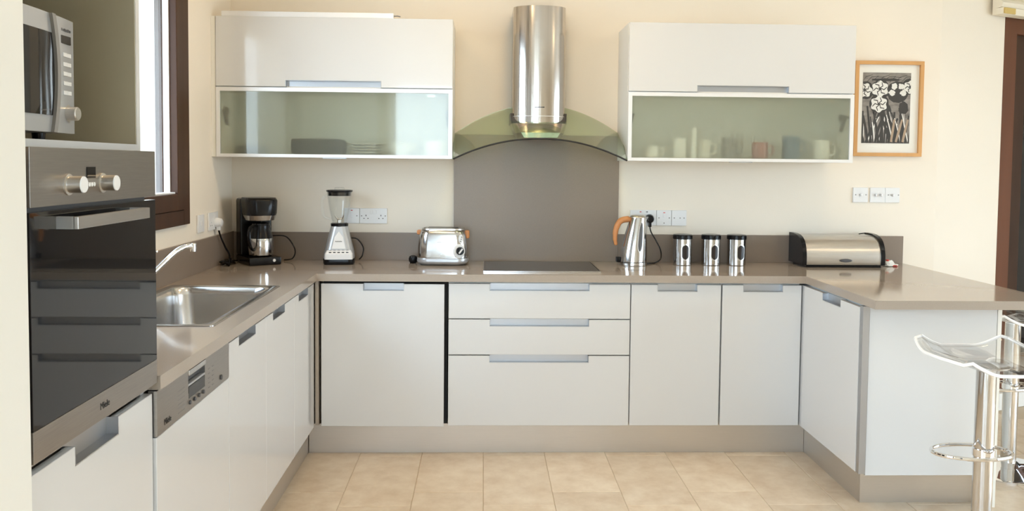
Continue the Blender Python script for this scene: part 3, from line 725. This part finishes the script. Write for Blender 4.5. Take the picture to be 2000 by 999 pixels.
for u, v, ru, rv in ((.08, .16, .1, .02), (.5, .10, .3, .02), (.9, .16, .14, .02), (.56, .58, .05, .12), (.86, .5, .1, .1)): blob('pblack', u, v, ru, rv)
for k in range(26):      # leaves
    u = .01 + k * .039; lean = rnd.uniform(-.22, .30); tipv = rnd.uniform(.46, .66)
    stroke('pblack', [(u, 1), (u + lean * .35, .82), (u + lean, tipv)], rnd.uniform(.016, .034))
    if k % 2 == 0: stroke('pwhite', [(u + .03, .99), (u + .03 + lean * .3, .84), (u + .03 + lean * .8, tipv + .08)], rnd.uniform(.008, .016))
for u, l in ((.62, .06), (.72, .12), (.86, .10)): stroke('pbrown', [(u, .98), (u + l * .5, .82), (u + l, .66)], .028)
for u, v, r_ in ((.36, .24, .205), (.35, .44, .205), (.73, .27, .23), (.05, .25, .19), (.97, .20, .17)):
    blob('pblack', u, v, r_, r_ * .66, n=26, j=.06)
for u, v, r_ in ((.36, .23, .165), (.345, .445, .165), (.04, .25, .145), (.99, .20, .13)):
    blob('pwhite', u, v, r_, r_ * .66, n=34, lobes=6, j=.12, ph=u * 9)
    for k in range(6):
        a = k * 1.05 + u * 5; stroke('pblack', [(u + .03 * math.cos(a), v + .02 * math.sin(a)), (u + r_ * .5 * math.cos(a + .5), v + r_ * .33 * math.sin(a + .5)), (u + r_ * .9 * math.cos(a), v + r_ * .58 * math.sin(a))], .012)
    blob('pblack', u, v, .03, .02)
for a in range(5):
    if a != 1: blob('pwhite', .73 + .125 * math.cos(a * 1.26 + .3), .26 + .08 * math.sin(a * 1.26 + .3), .066, .042, j=.25)
for k in range(9): stroke('pblack', [(k * .12 - .05, .12 + .02 * (k % 2)), (k * .12 + .06, .06), (k * .12 + .2, .03 + .02 * (k % 3))], .006)
for k_, b_ in lay.items(): obj('ink_shape', b_, M[k_], pr_)

# ------------------------------------------------------------------ sockets and switches
def plate(name, lab, cat, x0, x1, z0, z1, feats, wall='back', group=None):
    t = thing(name, lab, cat, ((x0 + x1) / 2, -.001, z0) if wall == 'back' else (XL, (x0 + x1) / 2, z0), group=group)
    mpp = (lambda a, d, z: (a, -.001 - d, z)) if wall == 'back' else (lambda a, d, z: (XL + .001 + d, a, z))
    def b(nm, m, a0, a1, zz0, zz1, d0, d1, bev=0):
        P = [mpp(x, d, z) for x in (a0, a1) for d in (d0, d1) for z in (zz0, zz1)]
        xs = [c[0] for c in P]; ys = [c[1] for c in P]; zs = [c[2] for c in P]; return bx(nm, m, t, min(xs), max(xs), min(ys), max(ys), min(zs), max(zs), bev=bev)
    b('plate', M['plate'], x0, x1, z0, z1, 0, .009, .002)
    for kind, a, z in feats:
        if kind == 'out':
            b('pin_hole', M['black'], a - .002, a + .002, z + .006, z + .014, .009, .0094); b('pin_hole', M['black'], a - .014, a - .008, z - .008, z - .004, .009, .0094); b('pin_hole', M['black'], a + .008, a + .014, z - .008, z - .004, .009, .0094)
        if kind == 'rock': b('rocker', M['plate'], a - .006, a + .006, z - .011, z + .011, .009, .0125, .001)
        if kind == 'dolly': b('toggle', M['steelp'], a - .004, a + .004, z - .009, z + .005, .009, .020, .002)
        if kind == 'screw': b('screw', M['midgrey'], a - .003, a + .003, z - .003, z + .003, .009, .0096)
        if kind == 'neon': b('neon', M['red'], a - .005, a + .005, z - .002, z + .002, .009, .0105)
        if kind == 'mark': b('neon', M['black'], a - .005, a + .005, z - .002, z + .002, .009, .0105)
    return t
plate('socket_switch', 'single white spur switch plate behind the blender jar', 'socket', -.782, -.698, 1.104, 1.188, [('screw', -.712, 1.146), ('rock', -.74, 1.146), ('neon', -.74, 1.176)])
plate('wall_socket', 'double white wall socket right of the blender', 'socket', -.696, -.546, 1.104, 1.188, [('out', -.662, 1.138), ('out', -.580, 1.138), ('rock', -.632, 1.168), ('rock', -.610, 1.168), ('screw', -.686, 1.146), ('screw', -.556, 1.146)])
plate('wall_socket', 'double white wall socket behind the kettle, with its plug in', 'socket', .805, .951, 1.104, 1.190, [('neon', .862, 1.180), ('mark', .898, 1.180), ('out', .842, 1.14)])
plate('socket_switch', 'white spur switch plate right of the kettle plug', 'socket', .953, 1.036, 1.104, 1.190, [('neon', .995, 1.176), ('rock', .995, 1.160), ('screw', .966, 1.147), ('screw', 1.024, 1.147), ('screw', .995, 1.118)])
plate('blank_plate', 'plain white plate at the right end of the row above the canisters', 'socket', 1.038, 1.121, 1.104, 1.190, [('screw', 1.052, 1.147), ('screw', 1.085, 1.147), ('screw', 1.107, 1.147)])
plate('light_switch', 'white one-toggle switch on its own, left of the pair below the picture', 'switch', 2.062, 2.147, 1.243, 1.327, [('dolly', 2.103, 1.287), ('screw', 2.076, 1.286), ('screw', 2.135, 1.286)])
plate('light_switch', 'white two-toggle switch, middle of the three below the picture', 'switch', 2.160, 2.2445, 1.243, 1.327, [('dolly', 2.188, 1.287), ('dolly', 2.218, 1.287)])
plate('light_switch', 'white one-toggle switch, rightmost of the three below the picture', 'switch', 2.2455, 2.328, 1.243, 1.327, [('dolly', 2.285, 1.287), ('screw', 2.262, 1.286), ('screw', 2.320, 1.286)])
plate('wall_socket', 'narrow white switch plate on the left wall, nearest the window', 'switch', -.580, -.492, 1.092, 1.178, [('rock', -.536, 1.136)], 'left')
plate('wall_socket', 'white socket on the left wall feeding the coffee maker', 'socket', -.420, -.276, 1.090, 1.180, [('out', -.385, 1.12), ('rock', -.33, 1.155)], 'left')
# junction of appliance plugs
def plug(lab, c, wall, m='black'):
    t = thing('plug', lab, 'plug', c)
    bm = NB()
    if wall == 'back': lathe(bm, [(.024, 0), (.025, -.012), (.020, -.030), (.012, -.034)], c, 20, 'y', sy=1.05); box(bm, c[0] - .008, c[0] + .008, c[1] - .026, c[1] - .004, c[2] - .045, c[2] - .015, bev=.003)
    else: lathe(bm, [(.024, 0), (.025, .012), (.020, .030), (.012, .034)], c, 20, 'x'); box(bm, c[0] + .004, c[0] + .026, c[1] - .008, c[1] + .008, c[2] - .04, c[2] - .012, bev=.003)
    obj('plug_body', bm, M[m], t); return t

# ------------------------------------------------------------------ coffee maker
cm = thing('coffee_maker', 'black filter coffee maker with a steel carafe in the left corner', 'coffee maker', (-1.21, -.17, ZT), R(32))
def lb(name, m, parent, *a, bev=0, **k):
    bm = NB(); box(bm, *a, bev=bev); return obj(name, bm, m, parent, local=True, **k)
lb('base', M['black'], cm, -.085, .085, -.125, .115, 0, .042, bev=.008)
lb('water_tank', M['black'], cm, -.085, .085, .03, .115, .040, .345, bev=.012)
bm = NB(); loft(bm, [rrect(0, -.025, .070, .082, .06, .232), rrect(0, -.025, .082, .09, .065, .27), rrect(0, -.02, .084, .095, .06, .335), rrect(0, -.01, .078, .088, .055, .350)]); obj('brew_head', bm, M['black'], cm, local=True, ang=50)
bm = NB(); loft(bm, [rrect(0, -.025, .0712, .0832, .061, .2325), rrect(0, -.025, .0790, .0888, .064, .258)], False, False)
obj('steel_band', bm, M['steelp'], cm, local=True, label='polished steel band on the brew head')
cf = None
bm = NB(); lathe(bm, [(.055, .044), (.062, .050), (.066, .09), (.064, .13), (.052, .165), (.045, .178)], (0, -.045, 0), 32); cf = obj('carafe', bm, M['steelp'], cm, local=True, label='polished steel carafe')
bm = NB(); lathe(bm, [(.0635, .138), (.056, .165), (.048, .182), (.050, .200), (.045, .215), (.02, .222)], (0, -.045, 0), 32); obj('lid', bm, M['black'], cf, local=True)
bm = NB(); tube(bm, [(-.035, -.085, .205), (-.075, -.115, .20), (-.088, -.13, .15), (-.078, -.122, .10), (-.052, -.085, .078)], .010, 10, 5, flat=.7); obj('handle', bm, M['black'], cf, local=True)
bm = NB(); lathe(bm, [(.008, 0), (.007, -.004)], (.045, -.1255, .024), 14, 'y'); obj('switch', bm, M['plate'], cm, local=True)
def cord(parent, pts, r=.0035, name='cord'):
    bm = NB(); tube(bm, pts, r, 8, 6); return obj(name, bm, M['black'], parent)
def cordl(name, lab, pts, r=.0035):
    bm = NB(); tube(bm, pts, r, 8, 6); return tag(obj(name, bm, M['black']), lab, 'cord')
plug('white plug of the coffee maker in the left wall socket', (XL + .0105, -.318, 1.125), 'left', 'plate')
heap = [(XL + .055 + .028 * math.cos(q * 1.9), -.335 + .05 * math.sin(q * 1.3) + .008 * q, ZT + .006 + .0045 * (q % 5)) for q in range(20)]
cordl('power_cord', 'black coffee maker cord hanging from the left wall socket to a heap on the worktop', [(XL + .026, -.318, 1.083), (XL + .03, -.30, 1.05), (XL + .045, -.27, .99), (XL + .06, -.26, .955)] + heap, .0045)
cordl('power_cord', 'black cord looping out at the right of the coffee maker', [(-1.155, -.095, 1.04), (-1.09, -.07, 1.035), (-1.05, -.07, .99), (-1.035, -.08, .95), (-1.05, -.085, .915), (-1.095, -.08, .906)], .0035)

# ------------------------------------------------------------------ blender
bl_ = thing('blender', 'silver jug blender with a clear glass jar and black lid', 'blender', (-.782, -.16, ZT), R(6))
def srect(hx, hy, r, z, cx=0, cy=0): return rrect(cx, cy, hx, hy, r, z, 5)
bm = NB(); loft(bm, [srect(.078, .078, .03, 0), srect(.082, .082, .035, .008), srect(.082, .082, .035, .03), srect(.080, .080, .035, .032)]); obj('foot_ring', bm, M['black'], bl_, local=True, ang=50)
bm = NB(); loft(bm, [srect(.0795, .0795, .035, .031), srect(.077, .074, .035, .06), srect(.066, .062, .034, .11), srect(.054, .052, .034, .16), srect(.045, .045, .034, .200)]); bb = obj('base', bm, M['silver'], bl_, local=True, ang=50)
bm = NB(); loft(bm, [srect(.073, .03, .012, .030, 0, -.062), srect(.072, .03, .012, .058, 0, -.062), srect(.062, .018, .01, .076, 0, -.056)]); kp = obj('key_panel', bm, M['plate'], bb, local=True)
for r_ in range(2):
    for k in range(5):
        lb('button', M['black'], kp, -.05 + k * .022, -.036 + k * .022, -.086 + r_ * .014, -.077 + r_ * .014, .058 + r_ * .009, .069 + r_ * .009, bev=.002)
bm = NB(); v = [bm.verts.new(p) for p in ((-.036, -.0695, .085), (.036, -.0695, .085), (.022, -.0562, .145), (.0, -.0500, .175), (-.022, -.0562, .145))]; bm.faces.new(v); obj('badge', bm, M['plate'], bb, local=True)
bm = NB()
for k in range(6): box(bm, -.018 + k * .006, -.0135 + k * .006, -.0635, -.0625, .120, .1255 - .001 * (k % 2))
obj('printed_mark', bm, M['midgrey'], bb, local=True)
bm = NB(); lathe(bm, [(.046, .199), (.047, .214), (.042, .217)], (0, 0, 0), 28); obj('seal_ring', bm, M['black'], bl_, local=True)
bm = NB(); lathe(bm, [(.036, .216), (.042, .235), (.055, .30), (.066, .375), (.067, .383), (.064, .383), (.062, .372), (.051, .30), (.038, .236), (.032, .222)], (0, 0, 0), 36, caps=False); jr = obj('jar', bm, M['jar'], bl_, local=True, label='clear glass jar')
bm = NB(); tube(bm, [(-.062, 0, .365), (-.085, 0, .350), (-.090, 0, .325), (-.086, 0, .27), (-.075, 0, .248), (-.047, 0, .236)], .0062, 10, 5, flat=1.3); obj('handle', bm, M['jar'], jr, local=True)
bm = NB(); lathe(bm, [(.060, .362), (.062, .380), (.069, .384), (.070, .392), (.062, .394)], (0, 0, 0), 32); ld = obj('lid', bm, M['black'], bl_, local=True)
bm = NB(); lathe(bm, [(.026, .393), (.027, .404), (.02, .407)], (0, 0, 0), 24); obj('cap', bm, M['jar'], ld, local=True)
bm = NB(); lathe(bm, [(.012, .218), (.010, .232), (.004, .236)], (0, 0, 0), 14)
for s in (1, -1): tube(bm, [(0, 0, .232), (s * .014, .004, .240), (s * .024, -.004, .258)], [.004, .004, .002], 6)
obj('blades', bm, M['steel'], jr, local=True)
cordl('power_cord', 'black blender cord looping behind its right side', [(-.690, -.07, .912), (-.682, -.06, .92), (-.675, -.05, .935), (-.672, -.045, .975), (-.70, -.06, 1.02), (-.73, -.085, 1.03)])

# ------------------------------------------------------------------ toaster
to = thing('toaster', 'polished steel two-slot toaster with round browning dial, left of the hob', 'toaster', (-.228, -.17, ZT), R(-3))
bm = NB()
def tr(hx, hy, z, r=.05, cx=0): return rrect(cx, 0, hx, hy, r, z, 6)
loft(bm, [tr(.131, .080, .030, .055), tr(.133, .082, .045, .055), tr(.132, .080, .10, .055), tr(.125, .074, .16, .055), tr(.120, .070, .178, .055), tr(.112, .063, .187, .05)], cap0=True); tb = obj('body', bm, M['steelp'], to, local=True, ang=50)
bm = NB(); loft(bm, [tr(.118, .072, .002, .055), tr(.131, .083, .012, .058), tr(.137, .087, .022, .058), tr(.134, .083, .038, .055)]); obj('base', bm, M['silver'], to, local=True, ang=50)
bm = NB(); loft(bm, [tr(.113, .064, .186, .05), tr(.112, .063, .194, .05), tr(.104, .055, .197, .045)]); tt = obj('top_plate', bm, M['steel'], to, local=True, ang=50)
for s in (-.022, .022): lb('slot', M['dark'], tt, -.08, .08, s - .010, s + .010, .1965, .1975)
for s in (-1, 1): lb('end_grip', M['handlewood'], to, s * .116, s * .140, -.018, .018, .140 if s > 0 else .158, .183, bev=.006, label='orange-brown wooden end grip')
lb('lever', M['black'], to, -.098, -.080, -.045, -.03, .184, .198, bev=.003)
bm = NB(); v0 = Vector((.0815, -.074, .075)); lathe(bm, [(.026, 0), (.026, .008), (.023, .011)], (0, 0, 0), 28, 'y')
def put(bm, c, rz): bmesh.ops.scale(bm, vec=(1, -1, 1), verts=bm.verts); bmesh.ops.rotate(bm, cent=(0, 0, 0), matrix=Matrix.Rotation(rz, 3, 'Z'), verts=bm.verts); bmesh.ops.translate(bm, vec=c, verts=bm.verts)
bmesh.ops.scale(bm, vec=(1.25, 1, 1.45), verts=bm.verts); put(bm, (.090, -.076, .078), R(30)); obj('dial_plate', bm, M['plate'], tb, local=True)
bm = NB(); lathe(bm, [(.0215, .010), (.0205, .020), (.017, .022)], (0, 0, 0), 24, 'y'); put(bm, (.0905, -.076, .080), R(30)); dk = obj('dial', bm, M['black'], tb, local=True)
bm = NB(); box(bm, -.004, .004, .021, .026, -.016, .016, bev=.001); bmesh.ops.rotate(bm, cent=(0, 0, 0), matrix=Matrix.Rotation(R(40), 3, 'Y'), verts=bm.verts); put(bm, (.0905, -.076, .080), R(30)); obj('pointer', bm, M['plate'], dk, local=True)
bm = NB(); lathe(bm, [(.014, 0), (.014, .006)], (0, 0, 0), 20, 'y'); bmesh.ops.scale(bm, vec=(.9, 1, 1.7), verts=bm.verts); put(bm, (.098, -.0685, .142), R(32)); kk = obj('button_plate', bm, M['plate'], tb, local=True)
for k in range(3):
    bm = NB(); lathe(bm, [(.0032, .005), (.0032, .008)], (0, 0, 0), 10, 'y'); put(bm, (.095 + k * .003, -.0705 + .002 * k, .130 + k * .011), R(32)); obj('button', bm, M['midgrey'], kk, local=True)
bm = NB(); lathe(bm, [(.014, 0), (.014, .0015)], (0, 0, 0), 24, 'y'); bmesh.ops.scale(bm, vec=(1.05, -1, .5), verts=bm.verts); bmesh.ops.translate(bm, vec=(.004, -.0802, .053), verts=bm.verts); obj('badge', bm, M['plate'], tb, local=True)
bm = NB()
for k in range(9): box(bm, -.024 + k * .0052, -.0205 + k * .0052, -.0785, -.0765, .124, .1265)
obj('printed_mark', bm, M['plate'], tb, local=True)
t = thing('plug', 'loose black plug and flex beside the left end of the toaster', 'plug', (-.39, -.13, ZT))
bm = NB(); lathe(bm, [(.015, 0), (.022, .008), (.024, .022), (.02, .036), (.008, .042)], (-.392, -.13, ZT), 18); tube(bm, [(-.385, -.12, ZT + .02), (-.36, -.085, ZT + .02), (-.33, -.08, ZT + .01)], .0045, 8, 4); tube(bm, [(-.405, -.16, ZT + .0035), (-.39, -.15, ZT + .007)], .003, 6)
obj('plug_body', bm, M['black'], t)

# ------------------------------------------------------------------ kettle
ke = thing('kettle', 'polished steel electric kettle with a curved wooden handle', 'kettle', (.795, -.165, ZT))
def ring(cx, r, z, ry=None, n=36): return [(cx + r * math.cos(2 * math.pi * k / n), (ry or r) * math.sin(2 * math.pi * k / n), z) for k in range(n)]
bm = NB(); loft(bm, [ring(0, .076, 0), ring(0, .077, .004), ring(0, .076, .018)]); obj('power_base', bm, M['steelp'], ke, local=True)
bm = NB(); loft(bm, [ring(0, .0735, .017), ring(0, .0735, .0215)]); obj('gap_ring', bm, M['black'], ke, local=True)
bm = NB(); loft(bm, [ring(0, .074, .021), ring(.001, .074, .03), ring(.005, .070, .08), ring(.012, .062, .15), ring(.020, .052, .21), ring(.026, .044, .25), ring(.027, .043, .258)]); kb = obj('body', bm, M['steelp'], ke, local=True, ang=50)
bm = NB(); loft(bm, [ring(.025, .043, .2575), ring(.024, .042, .264), ring(.022, .034, .270), ring(.02, .01, .273)]); obj('lid', bm, M['steel'], ke, local=True, ang=50)
bm = NB(); loft(bm, [[(.052, -.016, .232), (.052, .016, .232), (.066, .006, .236), (.066, -.006, .236)], [(.05, -.022, .26), (.05, .022, .26), (.080, .010, .262), (.080, -.010, .262)]]); obj('spout', bm, M['silver'], kb, local=True)
# water gauge strip on the front right
bm = NB()
def kx(z): s = z; return [(.021, 0, .074), (.03, .001, .074), (.08, .005, .070), (.15, .012, .062), (.21, .020, .052), (.258, .027, .043)]
def kr(z):
    L_ = kx(0)
    for a, b in zip(L_, L_[1:]):
        if a[0] <= z <= b[0]:
            s = (z - a[0]) / (b[0] - a[0]); return a[1] + (b[1] - a[1]) * s, a[2] + (b[2] - a[2]) * s
    return L_[-1][1:]
def strip(bm, a0, a1, z0, z1, off, taper=0, n=12):
    rows = []
    for k in range(n + 1):
        z = z0 + (z1 - z0) * k / n; c, r = kr(z); r += off
        w_ = math.sqrt(max(.08, 1 - abs(2 * k / n - 1) ** 4)); am = (a0 + a1) / 2; h_ = (a1 - a0) / 2 * w_
        rows.append([bm.verts.new((c + r * math.cos(R(a)), r * math.sin(R(a)), z)) for a in (am - h_, am - h_ / 2, am, am + h_ / 2, am + h_)])
    for p, q in zip(rows, rows[1:]):
        for i in range(4): bm.faces.new((p[i], p[i + 1], q[i + 1], q[i]))
strip(bm, -88, -58, .075, .235, .0015); obj('gauge_surround', bm, M['frame'], kb, local=True)
bm = NB(); strip(bm, -84, -64, .082, .232, .0025); obj('water_gauge', bm, M['grey'], kb, local=True)
bm = NB(); tube(bm, [(-.006, 0, .242), (-.035, 0, .248), (-.072, 0, .236), (-.093, 0, .195), (-.098, 0, .145), (-.092, 0, .108)], [.012, .014, .014, .013, .012, .010, .008, .006], 12, 6, flat=1.2); obj('handle', bm, M['handlewood'], ke, local=True, ang=60, label='curved orange-brown wooden handle')
lb('switch', M['black'], ke, -.092, -.07, -.012, .012, .016, .045, bev=.003)
plug('black kettle plug in the double socket behind the kettle', (.912, -.0105, 1.142), 'back')
cordl('power_cord', 'black kettle cord hanging from its plug and curving back along the worktop', [(.912, -.028, 1.10), (.918, -.035, 1.07), (.945, -.05, 1.02), (.968, -.06, .97), (.966, -.075, .925), (.935, -.09, .905), (.905, -.11, .904), (.875, -.13, .905)])

# ------------------------------------------------------------------ canisters
def canister(x, y, lab):
    t = thing('canister', lab, 'canister', (x, y, ZT), group='steel canisters with black lids')
    bm = NB(); lathe(bm, [(.049, .001), (.050, .004), (.050, .140), (.049, .143)], (0, 0, 0), 40); b = obj('body', bm, M['steelp'], t, local=True)
    bm = NB(); lathe(bm, [(.050, .141), (.053, .143), (.053, .162), (.050, .166), (.035, .168)], (0, 0, 0), 40); obj('lid', bm, M['black'], t, local=True)
    for nm, mm, hw, z0, z1, off in (('window_rim', 'steel', 27, .026, .118, .0007), ('window', 'coffee', 21, .033, .111, .0016)):
        bm = NB(); rows = []; n = 12; ac = -84 if x < 1.15 else (-80 if x < 1.3 else -78)
        for k in range(n + 1):
            s = 2 * k / n - 1; z = (z0 + z1) / 2 + s * (z1 - z0) / 2; w_ = math.sqrt(max(.02, 1 - max(0, abs(s) - .5) ** 2 / .25)); r = .050 + off
            rows.append([bm.verts.new((r * math.cos(R(ac + hw * w_ * q)), r * math.sin(R(ac + hw * w_ * q)), z)) for q in (-1, -.5, 0, .5, 1)])
        for p, q in zip(rows, rows[1:]):
            for i in range(4): bm.faces.new((p[i], p[i + 1], q[i + 1], q[i]))
        obj(nm, bm, M[mm], b, local=True)
    return t
canister(1.072, -.135, 'steel canister with oval window, first right of the kettle')
canister(1.228, -.135, 'steel canister with oval window, middle of the row of three')
canister(1.369, -.135, 'steel canister with oval window, nearest the bread bin')

# ------------------------------------------------------------------ bread bin
bbn = thing('bread_bin', 'roll-top steel bread bin with black ends on the right of the back worktop', 'bread bin', (1.93, -.12, ZT))
prof = [(-.22, .012), (-.222, .03), (-.220, .07), (-.208, .11), (-.180, .142), (-.135, .160), (-.08, .166), (-.02, .166), (-.02, .012)]
yo = -.005
def pext(bm, pf, x0, x1, s=1.0, dz=0):
    c = (-.12, .08); P = [((p[0] - c[0]) * s + c[0] + yo, ZT + max(.002, (p[1] - c[1]) * s + c[1] + dz)) for p in pf]
    A = [bm.verts.new((x0, y, z)) for y, z in P]; B = [bm.verts.new((x1, y, z)) for y, z in P]; n = len(P)
    bm.faces.new(A[::-1]); bm.faces.new(B)
    for i in range(n): bm.faces.new((A[i], A[(i + 1) % n], B[(i + 1) % n], B[i]))
pf = [tuple(p) for p in smooth_path([(a, b, 0) for a, b in prof[:8]], 4)]; pf = [(p[0], p[1]) for p in pf] + [prof[8]]
bm = NB(); pext(bm, pf, 1.722, 2.128, 1, 0); bd = obj('roll_door', bm, M['steel'], bbn, ang=40)
for x0, x1 in ((1.700, 1.722), (2.128, 2.150)):
    bm = NB(); pext(bm, pf, x0, x1, 1.05, .004); obj('end_cap', bm, M['black'], bbn, ang=40, label='black plastic end cap')
bx('base_rail', M['black'], bbn, 1.7225, 2.1275, -.228, -.03, ZT + .001, ZT + .014)
bm = NB(); lathe(bm, [(.034, 0), (.034, .006), (.028, .012)], (0, 0, 0), 28, 'y'); bmesh.ops.scale(bm, vec=(1, -1, .28), verts=bm.verts); bmesh.ops.translate(bm, vec=(1.935, -.2275, ZT + .038), verts=bm.verts); obj('handle', bm, M['grey'], bd, label='dark oval finger grip')
bm = NB(); tube(bm, [(2.06, -.10, ZT + .172), (2.10, -.10, ZT + .177), (2.13, -.12, ZT + .170)], .003, 6, 3); obj('lid_stop', bm, M['black'], bbn)
# packet beside the bin
pk = thing('food_packet', 'crumpled white and red packet beside the bread bin', 'packet', (2.215, -.15, ZT))
random.seed(11)
def crumple(bm, c, sx, sy, sz, n=2):
    r = bmesh.ops.create_icosphere(bm, subdivisions=n, radius=1)
    for v in r['verts']:
        j = 1 + random.uniform(-.22, .22); v.co = Vector((c[0] + v.co.x * sx * j, c[1] + v.co.y * sy * j, max(ZT + .001, c[2] + v.co.z * sz * j)))
bm = NB(); crumple(bm, (2.205, -.15, ZT + .014), .035, .03, .020); crumple(bm, (2.235, -.155, ZT + .005), .025, .02, .008); obj('wrapper', bm, M['paper'], pk, ang=10)
bm = NB(); crumple(bm, (2.198, -.16, ZT + .032), .012, .010, .008, 1); crumple(bm, (2.235, -.172, ZT + .004), .016, .008, .005, 1); obj('red_print', bm, M['red'], pk, kind='stuff')
bm = NB(); crumple(bm, (2.168, -.10, ZT + .03), .022, .03, .030); tag(obj('dark_cloth', bm, M['navy']), 'small folded navy cloth between bread bin and packet', 'cloth')

# ------------------------------------------------------------------ bar stools
def stool(loc, rz, lab, seatz=.775):
    t = thing('bar_stool', lab, 'bar stool', loc, rz, group='clear acrylic bar stools')
    bm = NB(); nx, ny = 26, 18; top = {}; bot = {}
    for i in range(nx + 1):
        for j in range(ny + 1):
            u = -1 + 2 * i / nx; v = -1 + 2 * j / ny
            k = .86 + .14 * (1 - u * u); kk_ = .84 + .16 * (1 - v * v)
            x = .215 * u * kk_; y = .19 * v * k
            z = seatz - .040 + .040 * min(1, max(0, (abs(u) - .35) / .5)) ** 1.5 - .008 * max(0, abs(u) - .85) / .15 + .036 * max(0, v - .2) ** 1.5 - .008 * max(0, -v - .7)
            top[i, j] = bm.verts.new((x, y, z + .006)); bot[i, j] = bm.verts.new((x, y, z - .006))
    pe = [(i, 0) for i in range(nx)] + [(nx, j) for j in range(ny)] + [(i, ny) for i in range(nx, 0, -1)] + [(0, j) for j in range(ny, 0, -1)]
    rim_pts = [(top[q].co + bot[q].co) / 2 for q in pe]
    for i in range(nx):
        for j in range(ny):
            bm.faces.new((top[i, j], top[i + 1, j], top[i + 1, j + 1], top[i, j + 1])); bm.faces.new((bot[i, j], bot[i, j + 1], bot[i + 1, j + 1], bot[i + 1, j]))
    for i in range(nx):
        bm.faces.new((top[i, 0], bot[i, 0], bot[i + 1, 0], top[i + 1, 0])); bm.faces.new((top[i, ny], top[i + 1, ny], bot[i + 1, ny], bot[i, ny]))
    for j in range(ny):
        bm.faces.new((top[0, j], top[0, j + 1], bot[0, j + 1], bot[0, j])); bm.faces.new((top[nx, j], bot[nx, j], bot[nx, j + 1], top[nx, j + 1]))
    obj('seat', bm, M['acryl'], t, local=True, ang=80, label='clear moulded acrylic seat'); seat = t.children[-1]
    bm = NB(); tube(bm, rim_pts, .0062, 8, closed=True); obj('seat_edge', bm, M['rim'], seat, local=True, label='bright polished seat edge')
    bm = NB(); lathe(bm, [(.075, seatz - .0465), (.075, seatz - .052), (.034, seatz - .060), (.034, seatz - .066)], (0, 0, 0), 28); obj('seat_mount', bm, M['chrome'], t, local=True)
    bm = NB(); lathe(bm, [(.0335, .03), (.0335, seatz - .066)], (0, 0, 0), 32, caps=True); obj('column', bm, M['column'], t, local=True)
    bm = NB(); lathe(bm, [(.038, .395), (.038, .421)], (0, 0, 0), 32); n = 36
    P = []
    for k in range(n): a = 2 * math.pi * k / n; P.append((-.045 + .142 * math.cos(a), -.0 + .085 * math.sin(a), .408))
    tube(bm, P, .0075, 10, closed=True); obj('footrest', bm, M['chrome'], t, local=True, label='chrome footrest ring')
    bm = NB(); lathe(bm, [(.205, 0), (.205, .006), (.19, .012), (.06, .026), (.04, .045)], (0, 0, 0), 48); obj('base', bm, M['chrome'], t, local=True, ang=50)
    bm = NB(); tube(bm, [(.03, -.01, seatz - .052), (.08, -.03, seatz - .062), (.13, -.05, seatz - .085), (.18, -.06, seatz - .09)], [.005, .005, .005, .007], 8, 4); obj('lever', bm, M['black'], t, local=True)
    return t
s1 = stool((1.815, -1.72, 0), R(0), 'clear acrylic bar stool with chrome column, in front of the peninsula end')
s2 = copy_tree(s1); s2.location = (2.50, -.80, 0); s2['label'] = 'second clear bar stool, farther back under the right end of the peninsula'
